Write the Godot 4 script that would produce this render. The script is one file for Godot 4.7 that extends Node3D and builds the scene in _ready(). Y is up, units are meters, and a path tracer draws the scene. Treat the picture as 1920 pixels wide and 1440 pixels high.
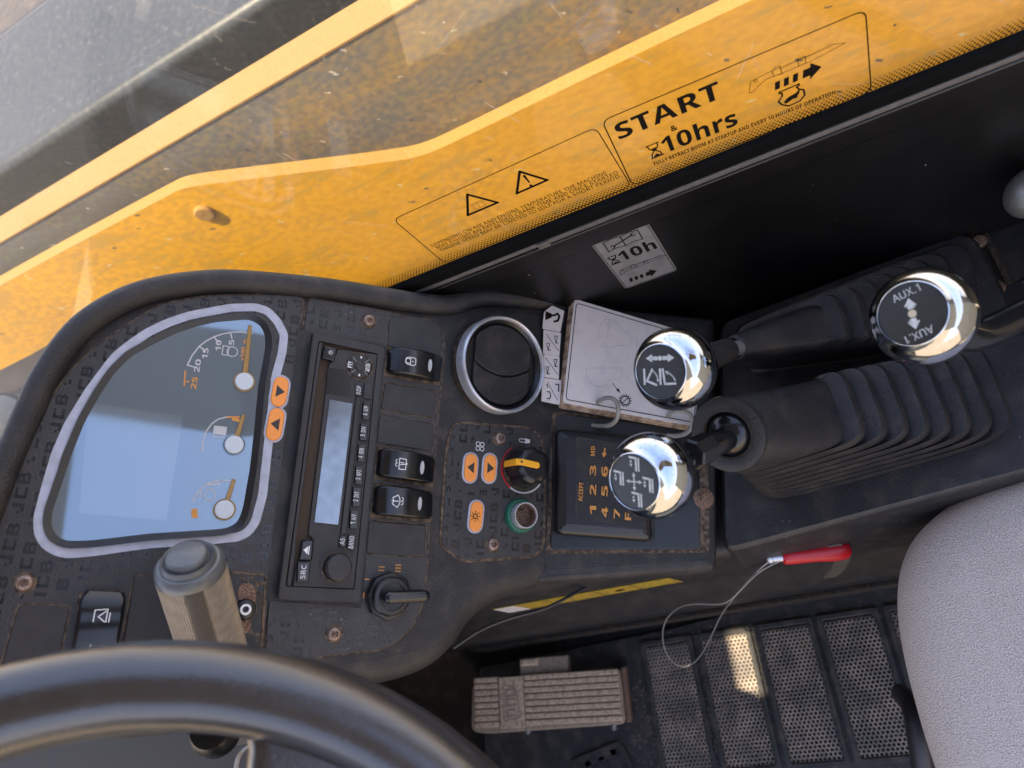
extends Node3D
# Operator's side console of a work machine: x = machine's right, y = up, -z = machine's front, metres above the cab floor.
# FA is the tilted instrument panel, FB the flatter part behind it, FW the side window (x = rearward, y = up), FH the horizontal (x, forward, up).

const FA := Transform3D(Vector3(-0.038797, -0.81016, 0.58493), Vector3(0.96811, 0.11452, 0.22283), Vector3(-0.24752, 0.57492, 0.77987), Vector3(0.18488, 0.72402, -0.32282))
const FB := Transform3D(Vector3(-0.12869, -0.5358, 0.83448), Vector3(0.96811, 0.11452, 0.22283), Vector3(-0.21496, 0.83654, 0.50397), Vector3(0.17787, 0.57763, -0.21713))
const FW := Transform3D(Vector3(0, 0, 1), Vector3(0, 1, 0), Vector3(-1, 0, 0), Vector3(0.333, 0, 0))
const FH := Transform3D(Vector3(1, 0, 0), Vector3(0, 0, -1), Vector3(0, 1, 0), Vector3.ZERO)
const FI := Transform3D.IDENTITY
const FOLD := 0.1807

class Shape:
	var v := PackedVector3Array()
	var off := Vector3.ZERO
	func tri(a: Vector3, b: Vector3, c: Vector3) -> void:
		v.append(a - off)
		v.append(b - off)
		v.append(c - off)
	func quad(a: Vector3, b: Vector3, c: Vector3, d: Vector3) -> void:
		tri(a, b, c)
		tri(a, c, d)
	func cap(poly: PackedVector2Array, ring: PackedVector3Array, up := true) -> void:
		var t := Geometry2D.triangulate_polygon(poly)
		for i in range(0, t.size(), 3):
			var ccw := (poly[t[i + 1]] - poly[t[i]]).cross(poly[t[i + 2]] - poly[t[i]]) > 0.0
			if ccw == up:
				tri(ring[t[i]], ring[t[i + 1]], ring[t[i + 2]])
			else:
				tri(ring[t[i]], ring[t[i + 2]], ring[t[i + 1]])
	func loft(rings: Array, closed := true) -> void:
		for i in rings.size() - 1:
			var a: PackedVector3Array = rings[i]
			var b: PackedVector3Array = rings[i + 1]
			var m := a.size()
			for j in (m if closed else m - 1):
				var k := (j + 1) % m
				quad(a[j], a[k], b[k], b[j])
	func fan(ring: PackedVector3Array, up := true) -> void:
		var c := Vector3.ZERO
		for p in ring:
			c += p
		c /= ring.size()
		for j in ring.size():
			var k := (j + 1) % ring.size()
			if up:
				tri(c, ring[j], ring[k])
			else:
				tri(c, ring[k], ring[j])
	# a polygon raised from height a to b, its rim rounded by r
	func prism(p: PackedVector2Array, a: float, b: float, r := 0.0, steps := 3) -> void:
		var prof := [[0.0, a]]
		if r <= 0.0:
			prof.append([0.0, b])
		else:
			for s in steps + 1:
				var t := PI / 2.0 * s / steps
				prof.append([r * (1.0 - cos(t)), b - r + r * sin(t)])
		profile(p, prof)
	func profile(p: PackedVector2Array, prof: Array) -> void:
		p = Shape.ccw(p)
		var rings := []
		var q := p
		for s in prof:
			q = Shape.inset(p, s[0])
			rings.append(Shape.up(q, s[1]))
		loft(rings)
		if not Geometry2D.triangulate_polygon(q).is_empty():
			cap(q, rings[-1])
			return
		for top in Geometry2D.offset_polygon(p, -prof[-1][0]):
			cap(Shape.ccw(top), Shape.up(Shape.ccw(top), prof[-1][1]))
	func ring(outer: PackedVector2Array, inner: PackedVector2Array, a: float, b: float, inner_b := -1.0) -> void:
		var o := Shape.ccw(outer)
		var i := Shape.ccw(inner)
		var ib := b if inner_b < -0.5 else inner_b
		loft([Shape.up(o, a), Shape.up(o, b), Shape.up(i, ib), Shape.up(i, minf(a, ib - 0.0005))])
	func lathe(prof: Array, t := Transform3D.IDENTITY, seg := 32, open := false) -> void:
		var rings := []
		for s in prof:
			var r := PackedVector3Array()
			for j in seg:
				var a := TAU * j / seg
				r.append(t * Vector3(cos(a) * s[0], sin(a) * s[0], s[1]))
			rings.append(r)
		loft(rings)
		if prof[0][0] > 0.00005 and not open:
			fan(rings[0], false)
		if prof[-1][0] > 0.00005 and not open:
			fan(rings[-1])
	func tube(path: PackedVector3Array, r: float, seg := 10, closed := false, r2 := -1.0) -> void:
		var rings := []
		var n := path.size()
		var up := Vector3(0.3, 0.9, 0.2).normalized()
		for i in n:
			var d := path[(i + 1) % n] - path[(i - 1 + n) % n] if closed else path[mini(i + 1, n - 1)] - path[maxi(i - 1, 0)]
			d = d.normalized()
			var x := (up - d * up.dot(d)).normalized()
			up = x
			var y := d.cross(x)
			var w := r if r2 < 0.0 else lerpf(r, r2, float(i) / (n - 1))
			var k := PackedVector3Array()
			for j in seg:
				var a := TAU * j / seg
				k.append(path[i] + x * cos(a) * w + y * sin(a) * w)
			rings.append(k)
		if closed:
			rings.append(rings[0])
		loft(rings)
		if not closed:
			fan(rings[0], false)
			fan(rings[-1])
	# flat printed strokes and spots, lying at height h
	func stroke(p: PackedVector2Array, w: float, h: float, closed := false) -> void:
		var n := p.size()
		for i in (n if closed else n - 1):
			var a := p[i]
			var b := p[(i + 1) % n]
			var d := (b - a).normalized() * w * 0.5
			var s := Vector2(-d.y, d.x)
			a -= d * 0.8
			b += d * 0.8
			quad(Shape.lift(a - s, h), Shape.lift(b - s, h), Shape.lift(b + s, h), Shape.lift(a + s, h))
	func flat(p: PackedVector2Array, h: float) -> void:
		var q := Shape.ccw(p)
		cap(q, Shape.up(q, h))
	func box(a: Vector3, b: Vector3, r := 0.0) -> void:
		prism(PackedVector2Array([Vector2(a.x, a.y), Vector2(b.x, a.y), Vector2(b.x, b.y), Vector2(a.x, b.y)]), a.z, b.z, r)
		quad(Vector3(a.x, a.y, a.z), Vector3(a.x, b.y, a.z), Vector3(b.x, b.y, a.z), Vector3(b.x, a.y, a.z))
	static func lift(p: Vector2, h: float) -> Vector3:
		return Vector3(p.x, p.y, h)
	static func up(p: PackedVector2Array, h: float) -> PackedVector3Array:
		var r := PackedVector3Array()
		for q in p:
			r.append(Vector3(q.x, q.y, h))
		return r
	static func ccw(p: PackedVector2Array) -> PackedVector2Array:
		var a := 0.0
		for i in p.size():
			a += p[i].cross(p[(i + 1) % p.size()])
		if a < 0.0:
			var q := p.duplicate()
			q.reverse()
			return q
		return p
	static func inset(p: PackedVector2Array, d: float) -> PackedVector2Array:
		if absf(d) < 1e-6:
			return p
		var r := PackedVector2Array()
		var n := p.size()
		for i in n:
			var a := (p[i] - p[(i - 1 + n) % n]).normalized()
			var b := (p[(i + 1) % n] - p[i]).normalized()
			var n1 := Vector2(-a.y, a.x)
			var m := (n1 + Vector2(-b.y, b.x)).normalized()
			r.append(p[i] + m * d / maxf(0.4, m.dot(n1)))
		return r
	func mesh(crease := 35.0, rect := Rect2(0, 0, 1, 1)) -> ArrayMesh:
		var count := v.size()
		var pos := PackedVector3Array()
		var nor := PackedVector3Array()
		var uv := PackedVector2Array()
		pos.resize(count)
		nor.resize(count)
		uv.resize(count)
		var faces := PackedVector3Array()
		for i in range(0, count, 3):
			faces.append((v[i + 1] - v[i]).cross(v[i + 2] - v[i]))
		var at := {}
		if crease > 0.0:
			for i in count:
				var k := Vector3i((v[i] * 20000.0).round())
				if not at.has(k):
					at[k] = []
				at[k].append(i / 3)
		var least := cos(deg_to_rad(crease))
		for i in count:
			var f := faces[i / 3]
			var fn := f.normalized()
			var s := f
			if crease > 0.0:
				s = Vector3.ZERO
				for g: int in at[Vector3i((v[i] * 20000.0).round())]:
					if fn.dot(faces[g].normalized()) >= least:
						s += faces[g]
			var j: int = i - i % 3 + [0, 2, 1][i % 3]
			pos[j] = v[i]
			nor[j] = s.normalized() if s.length_squared() > 1e-24 else Vector3.UP
			var w := v[i] + off
			uv[j] = Vector2((w.x - rect.position.x) / rect.size.x, 1.0 - (w.y - rect.position.y) / rect.size.y)
		var a := []
		a.resize(Mesh.ARRAY_MAX)
		a[Mesh.ARRAY_VERTEX] = pos
		a[Mesh.ARRAY_NORMAL] = nor
		a[Mesh.ARRAY_TEX_UV] = uv
		var m := ArrayMesh.new()
		m.add_surface_from_arrays(Mesh.PRIMITIVE_TRIANGLES, a)
		return m

var cur: Node3D
var base := Vector3.ZERO
var M := {}
var bold := SystemFont.new()
var plain := SystemFont.new()
var rng := RandomNumberGenerator.new()
var logos := {}

func shape() -> Shape:
	var s := Shape.new()
	s.off = base
	return s

func thing(called: String, label: String, category: String, frame: Transform3D, at := Vector3.ZERO, group := "") -> Node3D:
	cur = Node3D.new()
	cur.name = called
	add_child(cur, true)
	cur.transform = frame * Transform3D(Basis.IDENTITY, at)
	cur.set_meta("label", label)
	cur.set_meta("category", category)
	if group:
		cur.set_meta("group", group)
	base = at
	return cur

func structure(called: String, frame := FI) -> Node3D:
	cur = Node3D.new()
	cur.name = called
	add_child(cur, true)
	cur.transform = frame
	cur.set_meta("kind", "structure")
	base = Vector3.ZERO
	return cur

func part(called: String, s: Shape, m: Material, under: Node3D = null, crease := 35.0, rect := Rect2(0, 0, 1, 1)) -> MeshInstance3D:
	var o := MeshInstance3D.new()
	o.name = called
	o.mesh = s.mesh(crease, rect)
	o.material_override = m
	(under if under else cur).add_child(o, true)
	return o

func stuff(o: Node3D) -> void:
	o.set_meta("kind", "stuff")

# lettering from a to b on its baseline, capitals cap high, lying at height h of the thing's frame
func text(words: String, a: Vector2, b: Vector2, cap: float, h: float, m: Material, under: Node3D = null, font: Font = null, called := "lettering", fit := true) -> void:
	var t := TextMesh.new()
	t.text = words
	t.font = font if font else bold
	t.font_size = 48
	t.pixel_size = cap / (48.0 * 0.714)
	t.depth = 0.0001
	t.curve_step = 2.0
	t.horizontal_alignment = HORIZONTAL_ALIGNMENT_LEFT
	t.vertical_alignment = VERTICAL_ALIGNMENT_TOP
	var box := t.get_aabb()
	var wide := box.size.x
	var k := (b - a).length() / maxf(wide, 0.0001) if fit else 1.0
	var o := MeshInstance3D.new()
	o.name = called
	o.mesh = t
	o.material_override = m
	var turn := Basis(Vector3(0, 0, 1), (b - a).angle())
	var low := box.position.y
	for c in "gjpqy,;()Q&":
		if words.contains(c):
			low += cap * 0.27
			break
	o.transform = Transform3D(turn * Basis.from_scale(Vector3(k, 1, 1)), Vector3(a.x, a.y, h) - base - turn * Vector3(box.position.x * k, low, 0))
	(under if under else cur).add_child(o, true)

func rounded(p: Array, r: float, n := 5) -> PackedVector2Array:
	var q := PackedVector2Array()
	for i in p.size():
		var c: Vector2 = p[i]
		var a: Vector2 = p[(i - 1 + p.size()) % p.size()] - c
		var b: Vector2 = p[(i + 1) % p.size()] - c
		var s := c + a.normalized() * minf(r, a.length() * 0.48)
		var e := c + b.normalized() * minf(r, b.length() * 0.48)
		for k in n + 1:
			var t := float(k) / n
			q.append(s.lerp(c, t).lerp(c.lerp(e, t), t))
	return q

func smooth(p: Array, times := 2, closed := true) -> PackedVector2Array:
	var q := PackedVector2Array(p)
	for k in times:
		var o := PackedVector2Array()
		for i in q.size():
			if not closed and i == q.size() - 1:
				break
			var b := q[(i + 1) % q.size()]
			if not closed and i == 0:
				o.append(q[0])
			o.append(q[i].lerp(b, 0.25))
			o.append(q[i].lerp(b, 0.75))
		if not closed:
			o.append(q[-1])
		q = o
	return q

func smooth3(p: Array, times := 2) -> PackedVector3Array:
	var q := PackedVector3Array(p)
	for k in times:
		var o := PackedVector3Array([q[0]])
		for i in q.size() - 1:
			o.append(q[i].lerp(q[i + 1], 0.25))
			o.append(q[i].lerp(q[i + 1], 0.75))
		o.append(q[-1])
		q = o
	return q

func circle(c: Vector2, r: float, n := 28, squash := 1.0) -> PackedVector2Array:
	var q := PackedVector2Array()
	for i in n:
		q.append(c + Vector2(cos(TAU * i / n) * r, sin(TAU * i / n) * r * squash))
	return q

# tiny flecks of lint and dust lying on a surface
func specks(box: Rect2, h: float, n: int, sd: int, m: Material, under: Node3D = null, inside := PackedVector2Array()) -> void:
	var s := shape()
	rng.seed = sd
	for i in n:
		var c := box.position + Vector2(rng.randf() * box.size.x, rng.randf() * box.size.y)
		var r := rng.randf_range(0.00012, 0.0004) * (1.0 if rng.randf() < 0.9 else 2.0)
		if inside.size() and not Geometry2D.is_point_in_polygon(c, inside):
			continue
		var d := Vector2(r, 0).rotated(rng.randf() * TAU)
		var w := Vector2(-d.y, d.x) * rng.randf_range(0.3, 1.0)
		s.quad(Shape.lift(c - d, h), Shape.lift(c - w, h), Shape.lift(c + d, h), Shape.lift(c + w, h))
	if s.v.size():
		stuff(part("dust_flecks", s, m, under, 0.0))

func arc(c: Vector2, r: float, a: float, b: float, n := 16) -> PackedVector2Array:
	var q := PackedVector2Array()
	for i in n + 1:
		var t := lerpf(a, b, float(i) / n)
		q.append(c + Vector2(cos(t), sin(t)) * r)
	return q

func capsule(a: Vector2, b: Vector2, r: float, n := 8) -> PackedVector2Array:
	var w := (b - a).angle()
	var q := arc(b, r, w - PI / 2, w + PI / 2, n)
	q.append_array(arc(a, r, w + PI / 2, w + 3 * PI / 2, n))
	return q

func facing(at: Vector3, axis: Vector3, hint := Vector3(0, 1, 0)) -> Transform3D:
	var z := axis.normalized()
	var x := hint.cross(z).normalized()
	return Transform3D(x, z.cross(x), z, at)

# ------------------------------------------------------------------ materials
func col(r: float, g: float, b: float, a := 1.0) -> Color:
	var c := Color(r, g, b).linear_to_srgb()
	c.a = a
	return c

func solid(c: Color, rough: float, metal := 0.0, spec := 0.5) -> StandardMaterial3D:
	var m := StandardMaterial3D.new()
	m.albedo_color = c
	m.roughness = rough
	m.metallic = metal
	m.metallic_specular = spec
	return m

func noise(freq: float, octaves := 4, kind := FastNoiseLite.TYPE_SIMPLEX_SMOOTH, sd := 1) -> FastNoiseLite:
	var f := FastNoiseLite.new()
	f.seed = sd
	f.noise_type = kind
	f.frequency = freq
	f.fractal_octaves = octaves
	if octaves == 1:
		f.fractal_type = FastNoiseLite.FRACTAL_NONE
	return f

func picture(f: FastNoiseLite, stops: Array, size := 512) -> NoiseTexture2D:
	var t := NoiseTexture2D.new()
	t.width = size
	t.height = size
	t.seamless = true
	t.noise = f
	if stops:
		var g := Gradient.new()
		var o := PackedFloat32Array()
		var c := PackedColorArray()
		for s in stops:
			o.append(s[0])
			c.append(s[1])
		g.offsets = o
		g.colors = c
		t.color_ramp = g
	return t

func bumps(f: FastNoiseLite, strength: float, size := 512) -> NoiseTexture2D:
	var t := NoiseTexture2D.new()
	t.width = size
	t.height = size
	t.seamless = true
	t.noise = f
	t.as_normal_map = true
	t.bump_strength = strength
	return t

func triplanar(m: StandardMaterial3D, tiles: float, albedo: Texture2D, normal: Texture2D = null, depth := 1.0, rough: Texture2D = null) -> StandardMaterial3D:
	m.uv1_triplanar = true
	m.uv1_scale = Vector3.ONE * tiles
	m.albedo_texture = albedo
	if normal:
		m.normal_enabled = true
		m.normal_texture = normal
		m.normal_scale = depth
	if rough:
		m.roughness_texture = rough
	return m

# a surface colour with thin dust settled on it in patches
func dirty(r: float, g: float, b: float, rough: float, tiles: float, sd: int, amount: float, normal: Texture2D, depth: float, sheen: Texture2D) -> StandardMaterial3D:
	var c := Vector3(r, g, b)
	var d := c.lerp(Vector3(0.2, 0.15, 0.11), amount)
	var e := c.lerp(Vector3(0.2, 0.15, 0.11), amount * 2.2)
	var k := c * 0.8
	var t := picture(noise(0.014, 6, FastNoiseLite.TYPE_SIMPLEX_SMOOTH, sd), [[0.1, col(k.x, k.y, k.z)], [0.5, col(c.x, c.y, c.z)], [0.64, col(d.x, d.y, d.z)], [0.86, col(e.x, e.y, e.z)]])
	return triplanar(solid(Color.WHITE, rough), tiles, t, normal, depth, sheen)

func materials() -> void:
	bold.font_names = PackedStringArray(["Droid Sans"])
	bold.font_weight = 700
	plain.font_names = PackedStringArray(["Droid Sans"])
	var W := Color.WHITE
	var grain := bumps(noise(0.3, 2, FastNoiseLite.TYPE_SIMPLEX_SMOOTH, 5), 3.0)
	var soil := [[0.0, col(0.72, 0.74, 0.78)], [0.5, W], [0.63, col(1.0, 0.95, 0.9)], [0.74, col(2.1 / 2.4, 0.72, 0.55)], [1.0, col(1, 0.8, 0.6)]]
	var soiled := picture(noise(0.012, 5, FastNoiseLite.TYPE_SIMPLEX_SMOOTH, 11), soil)
	var smear := picture(noise(0.02, 5, FastNoiseLite.TYPE_SIMPLEX_SMOOTH, 23), [[0.0, col(0.55, 0.55, 0.55)], [0.45, col(0.8, 0.8, 0.8)], [1.0, W]])
	var soft := picture(noise(0.02, 5, FastNoiseLite.TYPE_SIMPLEX_SMOOTH, 29), [[0.2, col(0.82, 0.82, 0.82)], [0.7, W]])
	var speck := picture(noise(0.09, 4, FastNoiseLite.TYPE_SIMPLEX_SMOOTH, 31), [[0.0, col(0.8, 0.8, 0.8)], [0.6, W], [0.8, W], [0.86, col(1.0, 0.85, 0.7)]])
	M.shell = dirty(0.017, 0.0175, 0.0195, 0.62, 5.0, 11, 0.06, grain, 0.7, smear)
	M.trim = dirty(0.029, 0.0285, 0.032, 0.5, 4.0, 12, 0.009, grain, 0.25, smear)
	M.blank = dirty(0.023, 0.0222, 0.0245, 0.55, 8.0, 13, 0.012, grain, 0.35, smear)
	M.black = triplanar(solid(col(0.008, 0.0083, 0.0095), 0.34), 9.0, speck, grain, 0.2, smear)
	M.gloss = triplanar(solid(col(0.008, 0.009, 0.011), 0.2), 8.0, speck, null, 1.0, smear)
	M.rubber = dirty(0.0135, 0.0137, 0.0158, 0.56, 5.0, 14, 0.05, grain, 0.5, smear)
	M.dark = dirty(0.007, 0.007, 0.008, 0.6, 4.0, 16, 0.05, grain, 0.3, smear)
	M.void = solid(col(0.004, 0.004, 0.004), 0.9)
	M.panel = triplanar(solid(col(0.004, 0.004, 0.0045), 0.38), 3.0, speck, null, 1.0, smear)
	M.logo = solid(col(0.011, 0.011, 0.0125), 0.26)
	M.logo_pale = solid(col(0.13, 0.13, 0.15), 0.3)
	M.dust = triplanar(solid(W, 0.95), 11.0, picture(noise(0.03, 5, FastNoiseLite.TYPE_SIMPLEX_SMOOTH, 7), [[0.2, col(0.035, 0.025, 0.018)], [0.5, col(0.095, 0.068, 0.047)], [0.78, col(0.16, 0.115, 0.078)]]))
	M.grime = triplanar(solid(W, 0.9), 9.0, picture(noise(0.04, 4, FastNoiseLite.TYPE_SIMPLEX_SMOOTH, 8), [[0.3, col(0.01, 0.009, 0.008)], [0.55, col(0.03, 0.02, 0.014)], [0.75, col(0.075, 0.046, 0.03)]]))
	M.band = triplanar(solid(col(0.4, 0.43, 0.53), 0.45), 9.0, soft)
	M.orange = triplanar(solid(col(0.85, 0.3, 0.055), 0.5), 12.0, speck)
	M.amber = solid(col(0.58, 0.25, 0.045), 0.5)
	M.needle = solid(col(0.3, 0.18, 0.05), 0.35)
	M.hub = solid(col(0.5, 0.56, 0.62), 0.4)
	M.print = solid(col(0.75, 0.77, 0.78), 0.5)
	M.print_dim = solid(col(0.45, 0.46, 0.48), 0.5)
	M.ink = solid(col(0.012, 0.01, 0.009), 0.8, 0.0, 0.15)
	M.ink_grey = solid(col(0.3, 0.29, 0.3), 0.6)
	M.lens = triplanar(solid(col(0.185, 0.25, 0.315), 0.04, 0.5, 0.95), 6.0, null, null, 1.0, smear)  # blue of the reflected sky is put into this glass colour
	M.sky_tinted_screen = triplanar(solid(col(0.225, 0.29, 0.35), 0.07, 0.5, 0.95), 6.0, null, null, 1.0, smear)  # same sky reflection blue in the screen colour
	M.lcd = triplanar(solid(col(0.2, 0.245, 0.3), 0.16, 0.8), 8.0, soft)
	M.chrome = triplanar(solid(col(0.5, 0.56, 0.64), 0.055, 1.0), 12.0, picture(noise(0.05, 5, FastNoiseLite.TYPE_SIMPLEX_SMOOTH, 41), [[0.0, col(0.88, 0.88, 0.88)], [0.66, W], [0.84, col(0.68, 0.64, 0.6)]]), grain, 0.012, smear)
	M.silver = triplanar(solid(col(0.62, 0.64, 0.68), 0.36, 0.55), 9.0, soft)
	M.steel = triplanar(solid(col(0.34, 0.36, 0.36), 0.42, 0.7), 18.0, soiled, grain, 0.3)
	M.rust = triplanar(solid(W, 0.7), 26.0, picture(noise(0.05, 3, FastNoiseLite.TYPE_SIMPLEX_SMOOTH, 3), [[0.2, col(0.035, 0.02, 0.014)], [0.5, col(0.16, 0.085, 0.05)], [0.8, col(0.36, 0.25, 0.19)]]), grain, 0.6)
	M.bolt = triplanar(solid(W, 0.42, 0.45), 30.0, picture(noise(0.05, 3, FastNoiseLite.TYPE_SIMPLEX_SMOOTH, 13), [[0.2, col(0.1, 0.06, 0.045)], [0.5, col(0.26, 0.18, 0.14)], [0.8, col(0.5, 0.42, 0.37)]]))
	M.paper = triplanar(solid(W, 0.55), 6.0, picture(noise(0.02, 5, FastNoiseLite.TYPE_SIMPLEX_SMOOTH, 14), [[0.1, col(0.57, 0.54, 0.535)], [0.5, col(0.63, 0.595, 0.59)], [0.84, col(0.63, 0.585, 0.56)], [0.97, col(0.55, 0.48, 0.42)]]))
	M.page_edge = triplanar(solid(W, 0.8), 8.0, picture(noise(0.03, 4, FastNoiseLite.TYPE_SIMPLEX_SMOOTH, 15), [[0.2, col(0.2, 0.13, 0.08)], [0.55, col(0.5, 0.38, 0.28)], [0.8, col(0.62, 0.5, 0.4)]]))
	M.decal = triplanar(solid(W, 0.5), 5.0, picture(noise(0.02, 4, FastNoiseLite.TYPE_SIMPLEX_SMOOTH, 16), [[0.2, col(0.19, 0.187, 0.187)], [0.7, col(0.24, 0.236, 0.236)]]))
	M.yellow = triplanar(solid(W, 0.5), 6.0, picture(noise(0.03, 5, FastNoiseLite.TYPE_SIMPLEX_SMOOTH, 17), [[0.25, col(0.36, 0.24, 0.02)], [0.55, col(0.44, 0.29, 0.02)], [0.75, col(0.22, 0.16, 0.05)]]))
	M.cream = triplanar(solid(col(0.25, 0.14, 0.035), 0.75), 3.0, speck, grain, 0.4)
	M.ledge = triplanar(solid(col(0.27, 0.15, 0.02), 0.7), 3.0, speck, grain, 0.4)
	M.pointer = solid(col(0.85, 0.4, 0.015), 0.45)
	M.soil = solid(col(0.26, 0.2, 0.155), 0.95)
	M.clip = triplanar(solid(col(0.13, 0.12, 0.1), 0.5, 0.4), 14.0, soiled)
	M.badge = triplanar(solid(col(0.026, 0.029, 0.029), 0.34), 20.0, soft)
	M.white_worn = triplanar(solid(col(0.6, 0.62, 0.6), 0.5), 26.0, smear)
	M.cap_grey = triplanar(solid(col(0.13, 0.14, 0.145), 0.38, 0.2), 12.0, soft)
	M.fleck = solid(col(0.3, 0.27, 0.24), 0.9)
	M.ochre = solid(col(0.3, 0.16, 0.03), 0.8)
	M.seal = triplanar(solid(col(0.008, 0.008, 0.008), 0.9, 0.0, 0.1), 6.0, soft)
	M.lip = triplanar(solid(col(0.16, 0.15, 0.14), 0.6, 0.1), 8.0, smear)
	M.beige = solid(col(0.5, 0.44, 0.3), 0.5)
	M.brown_plastic = solid(col(0.026, 0.022, 0.02), 0.6)
	M.slot = solid(col(0.045, 0.03, 0.02), 0.9)
	M.green = solid(col(0.01, 0.11, 0.062), 0.45)
	M.red = triplanar(solid(col(0.55, 0.012, 0.02), 0.32), 10.0, speck)
	M.wire = solid(col(0.3, 0.29, 0.28), 0.4, 0.5)
	M.ringwire = triplanar(solid(col(0.3, 0.31, 0.3), 0.5, 0.3), 14.0, soiled)
	M.mat = dirty(0.032, 0.031, 0.032, 0.7, 4.0, 15, 0.1, grain, 0.4, smear)
	M.grip = triplanar(solid(W, 0.72), 3.4, picture(noise(0.012, 5, FastNoiseLite.TYPE_SIMPLEX_SMOOTH, 19), [[0.25, col(0.18, 0.158, 0.142)], [0.46, col(0.25, 0.213, 0.186)], [0.6, col(0.36, 0.29, 0.235)], [0.8, col(0.5, 0.39, 0.31)]]), grain, 0.4)
	M.pedal = triplanar(solid(W, 0.85), 9.0, picture(noise(0.03, 5, FastNoiseLite.TYPE_SIMPLEX_SMOOTH, 20), [[0.2, col(0.36, 0.265, 0.185)], [0.5, col(0.54, 0.405, 0.285)], [0.85, col(0.66, 0.49, 0.345)]]), grain, 0.6)
	M.pedal_groove = triplanar(solid(W, 0.9), 9.0, picture(noise(0.03, 5, FastNoiseLite.TYPE_SIMPLEX_SMOOTH, 21), [[0.2, col(0.24, 0.18, 0.135)], [0.8, col(0.36, 0.28, 0.205)]]))
	var weave := bumps(noise(0.16, 3, FastNoiseLite.TYPE_CELLULAR, 9), 7.0)
	M.fabric = triplanar(solid(W, 0.95), 9.0, picture(noise(0.17, 3, FastNoiseLite.TYPE_SIMPLEX, 10), [[0.15, col(0.27, 0.225, 0.2)], [0.42, col(0.47, 0.4, 0.355)], [0.58, col(0.57, 0.49, 0.435)], [0.85, col(0.72, 0.625, 0.55)]]), weave, 0.8)
	M.fabric.rim_enabled = true
	M.fabric.rim = 0.4
	M.wheel = triplanar(solid(col(0.03, 0.029, 0.03), 0.24, 0.0, 0.75), 6.0, soft, grain, 0.15)
	M.knurl = triplanar(solid(W, 0.4, 0.25), 8.0, picture(noise(0.03, 4, FastNoiseLite.TYPE_SIMPLEX_SMOOTH, 24), [[0.2, col(0.22, 0.2, 0.175)], [0.55, col(0.26, 0.238, 0.21)], [0.85, col(0.31, 0.285, 0.25)]]))
	M.hood = triplanar(solid(W, 0.38, 0.0, 0.5), 4.0, picture(noise(0.03, 6, FastNoiseLite.TYPE_SIMPLEX_SMOOTH, 25), [[0.2, col(0.016, 0.018, 0.018)], [0.5, col(0.024, 0.026, 0.024)], [0.74, col(0.034, 0.034, 0.03)], [0.92, col(0.09, 0.085, 0.07)]]), grain, 0.2)
	M.grey_body = triplanar(solid(col(0.27, 0.255, 0.25), 0.5), 4.0, smear)
	M.earth = triplanar(solid(W, 0.95), 0.4, picture(noise(0.02, 5, FastNoiseLite.TYPE_SIMPLEX_SMOOTH, 26), [[0.2, col(0.28, 0.2, 0.125)], [0.8, col(0.45, 0.34, 0.22)]]))
	M.lining = solid(col(0.26, 0.235, 0.2), 0.85)
	M.glass = solid(Color(1, 1, 1, 0.02), 0.0)
	M.glass.transparency = BaseMaterial3D.TRANSPARENCY_ALPHA

# paint of the boom: yellow where it is whole, grey-brown dust and bare metal where it is worn; wear runs along the plate
func worn(sd: int, yellow_share: float, slope: float, mottle: float, w := 640, h := 256) -> StandardMaterial3D:
	var big := noise(0.012, 5, FastNoiseLite.TYPE_SIMPLEX_SMOOTH, sd)
	var fine := noise(0.12, 4, FastNoiseLite.TYPE_SIMPLEX, sd + 1)
	var scratch := noise(0.02, 3, FastNoiseLite.TYPE_SIMPLEX, sd + 2)
	var im := Image.create(w, h, false, Image.FORMAT_RGB8)
	var yellow := Vector3(0.64, 0.315, 0.0)
	var ochre := Vector3(0.29, 0.185, 0.06)
	var grey := Vector3(0.14, 0.13, 0.11)
	var green := Vector3(0.16, 0.17, 0.06)
	for y in h:
		for x in w:
			var f := fine.get_noise_2d(x, y)
			var b := big.get_noise_2d(x, y * 1.4)
			var t := clampf(yellow_share + slope * (float(x) / w - 0.5) + b * mottle + f * mottle * 0.7, 0.0, 1.0)
			var c := grey.lerp(ochre, minf(t * 2.0, 1.0)).lerp(yellow, clampf(t * 2.0 - 1.0, 0.0, 1.0))
			c = c.lerp(green, clampf((scratch.get_noise_2d(x * 0.7, y * 2.0) - 0.4) * 2.6, 0.0, 0.4) * (0.5 + f))
			c *= 1.0 + f * 0.14
			im.set_pixel(x, y, col(c.x, c.y, c.z))
	rng.seed = sd
	for i in 150:
		var p := Vector2(rng.randf() * w, rng.randf() * h)
		var d := Vector2(1, 0).rotated(rng.randf_range(0.4, 1.4)) * rng.randf_range(0.5, 5.0)
		var pale := rng.randf() < 0.6
		for k in 6:
			var q := p + d * k / 6.0
			if q.x >= 0 and q.y >= 0 and q.x < w and q.y < h:
				im.set_pixel(int(q.x), int(q.y), col(0.6, 0.52, 0.4) if pale else col(0.05, 0.05, 0.06))
	var m := solid(Color.WHITE, 0.5)
	m.albedo_texture = ImageTexture.create_from_image(im)
	return m

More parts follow.
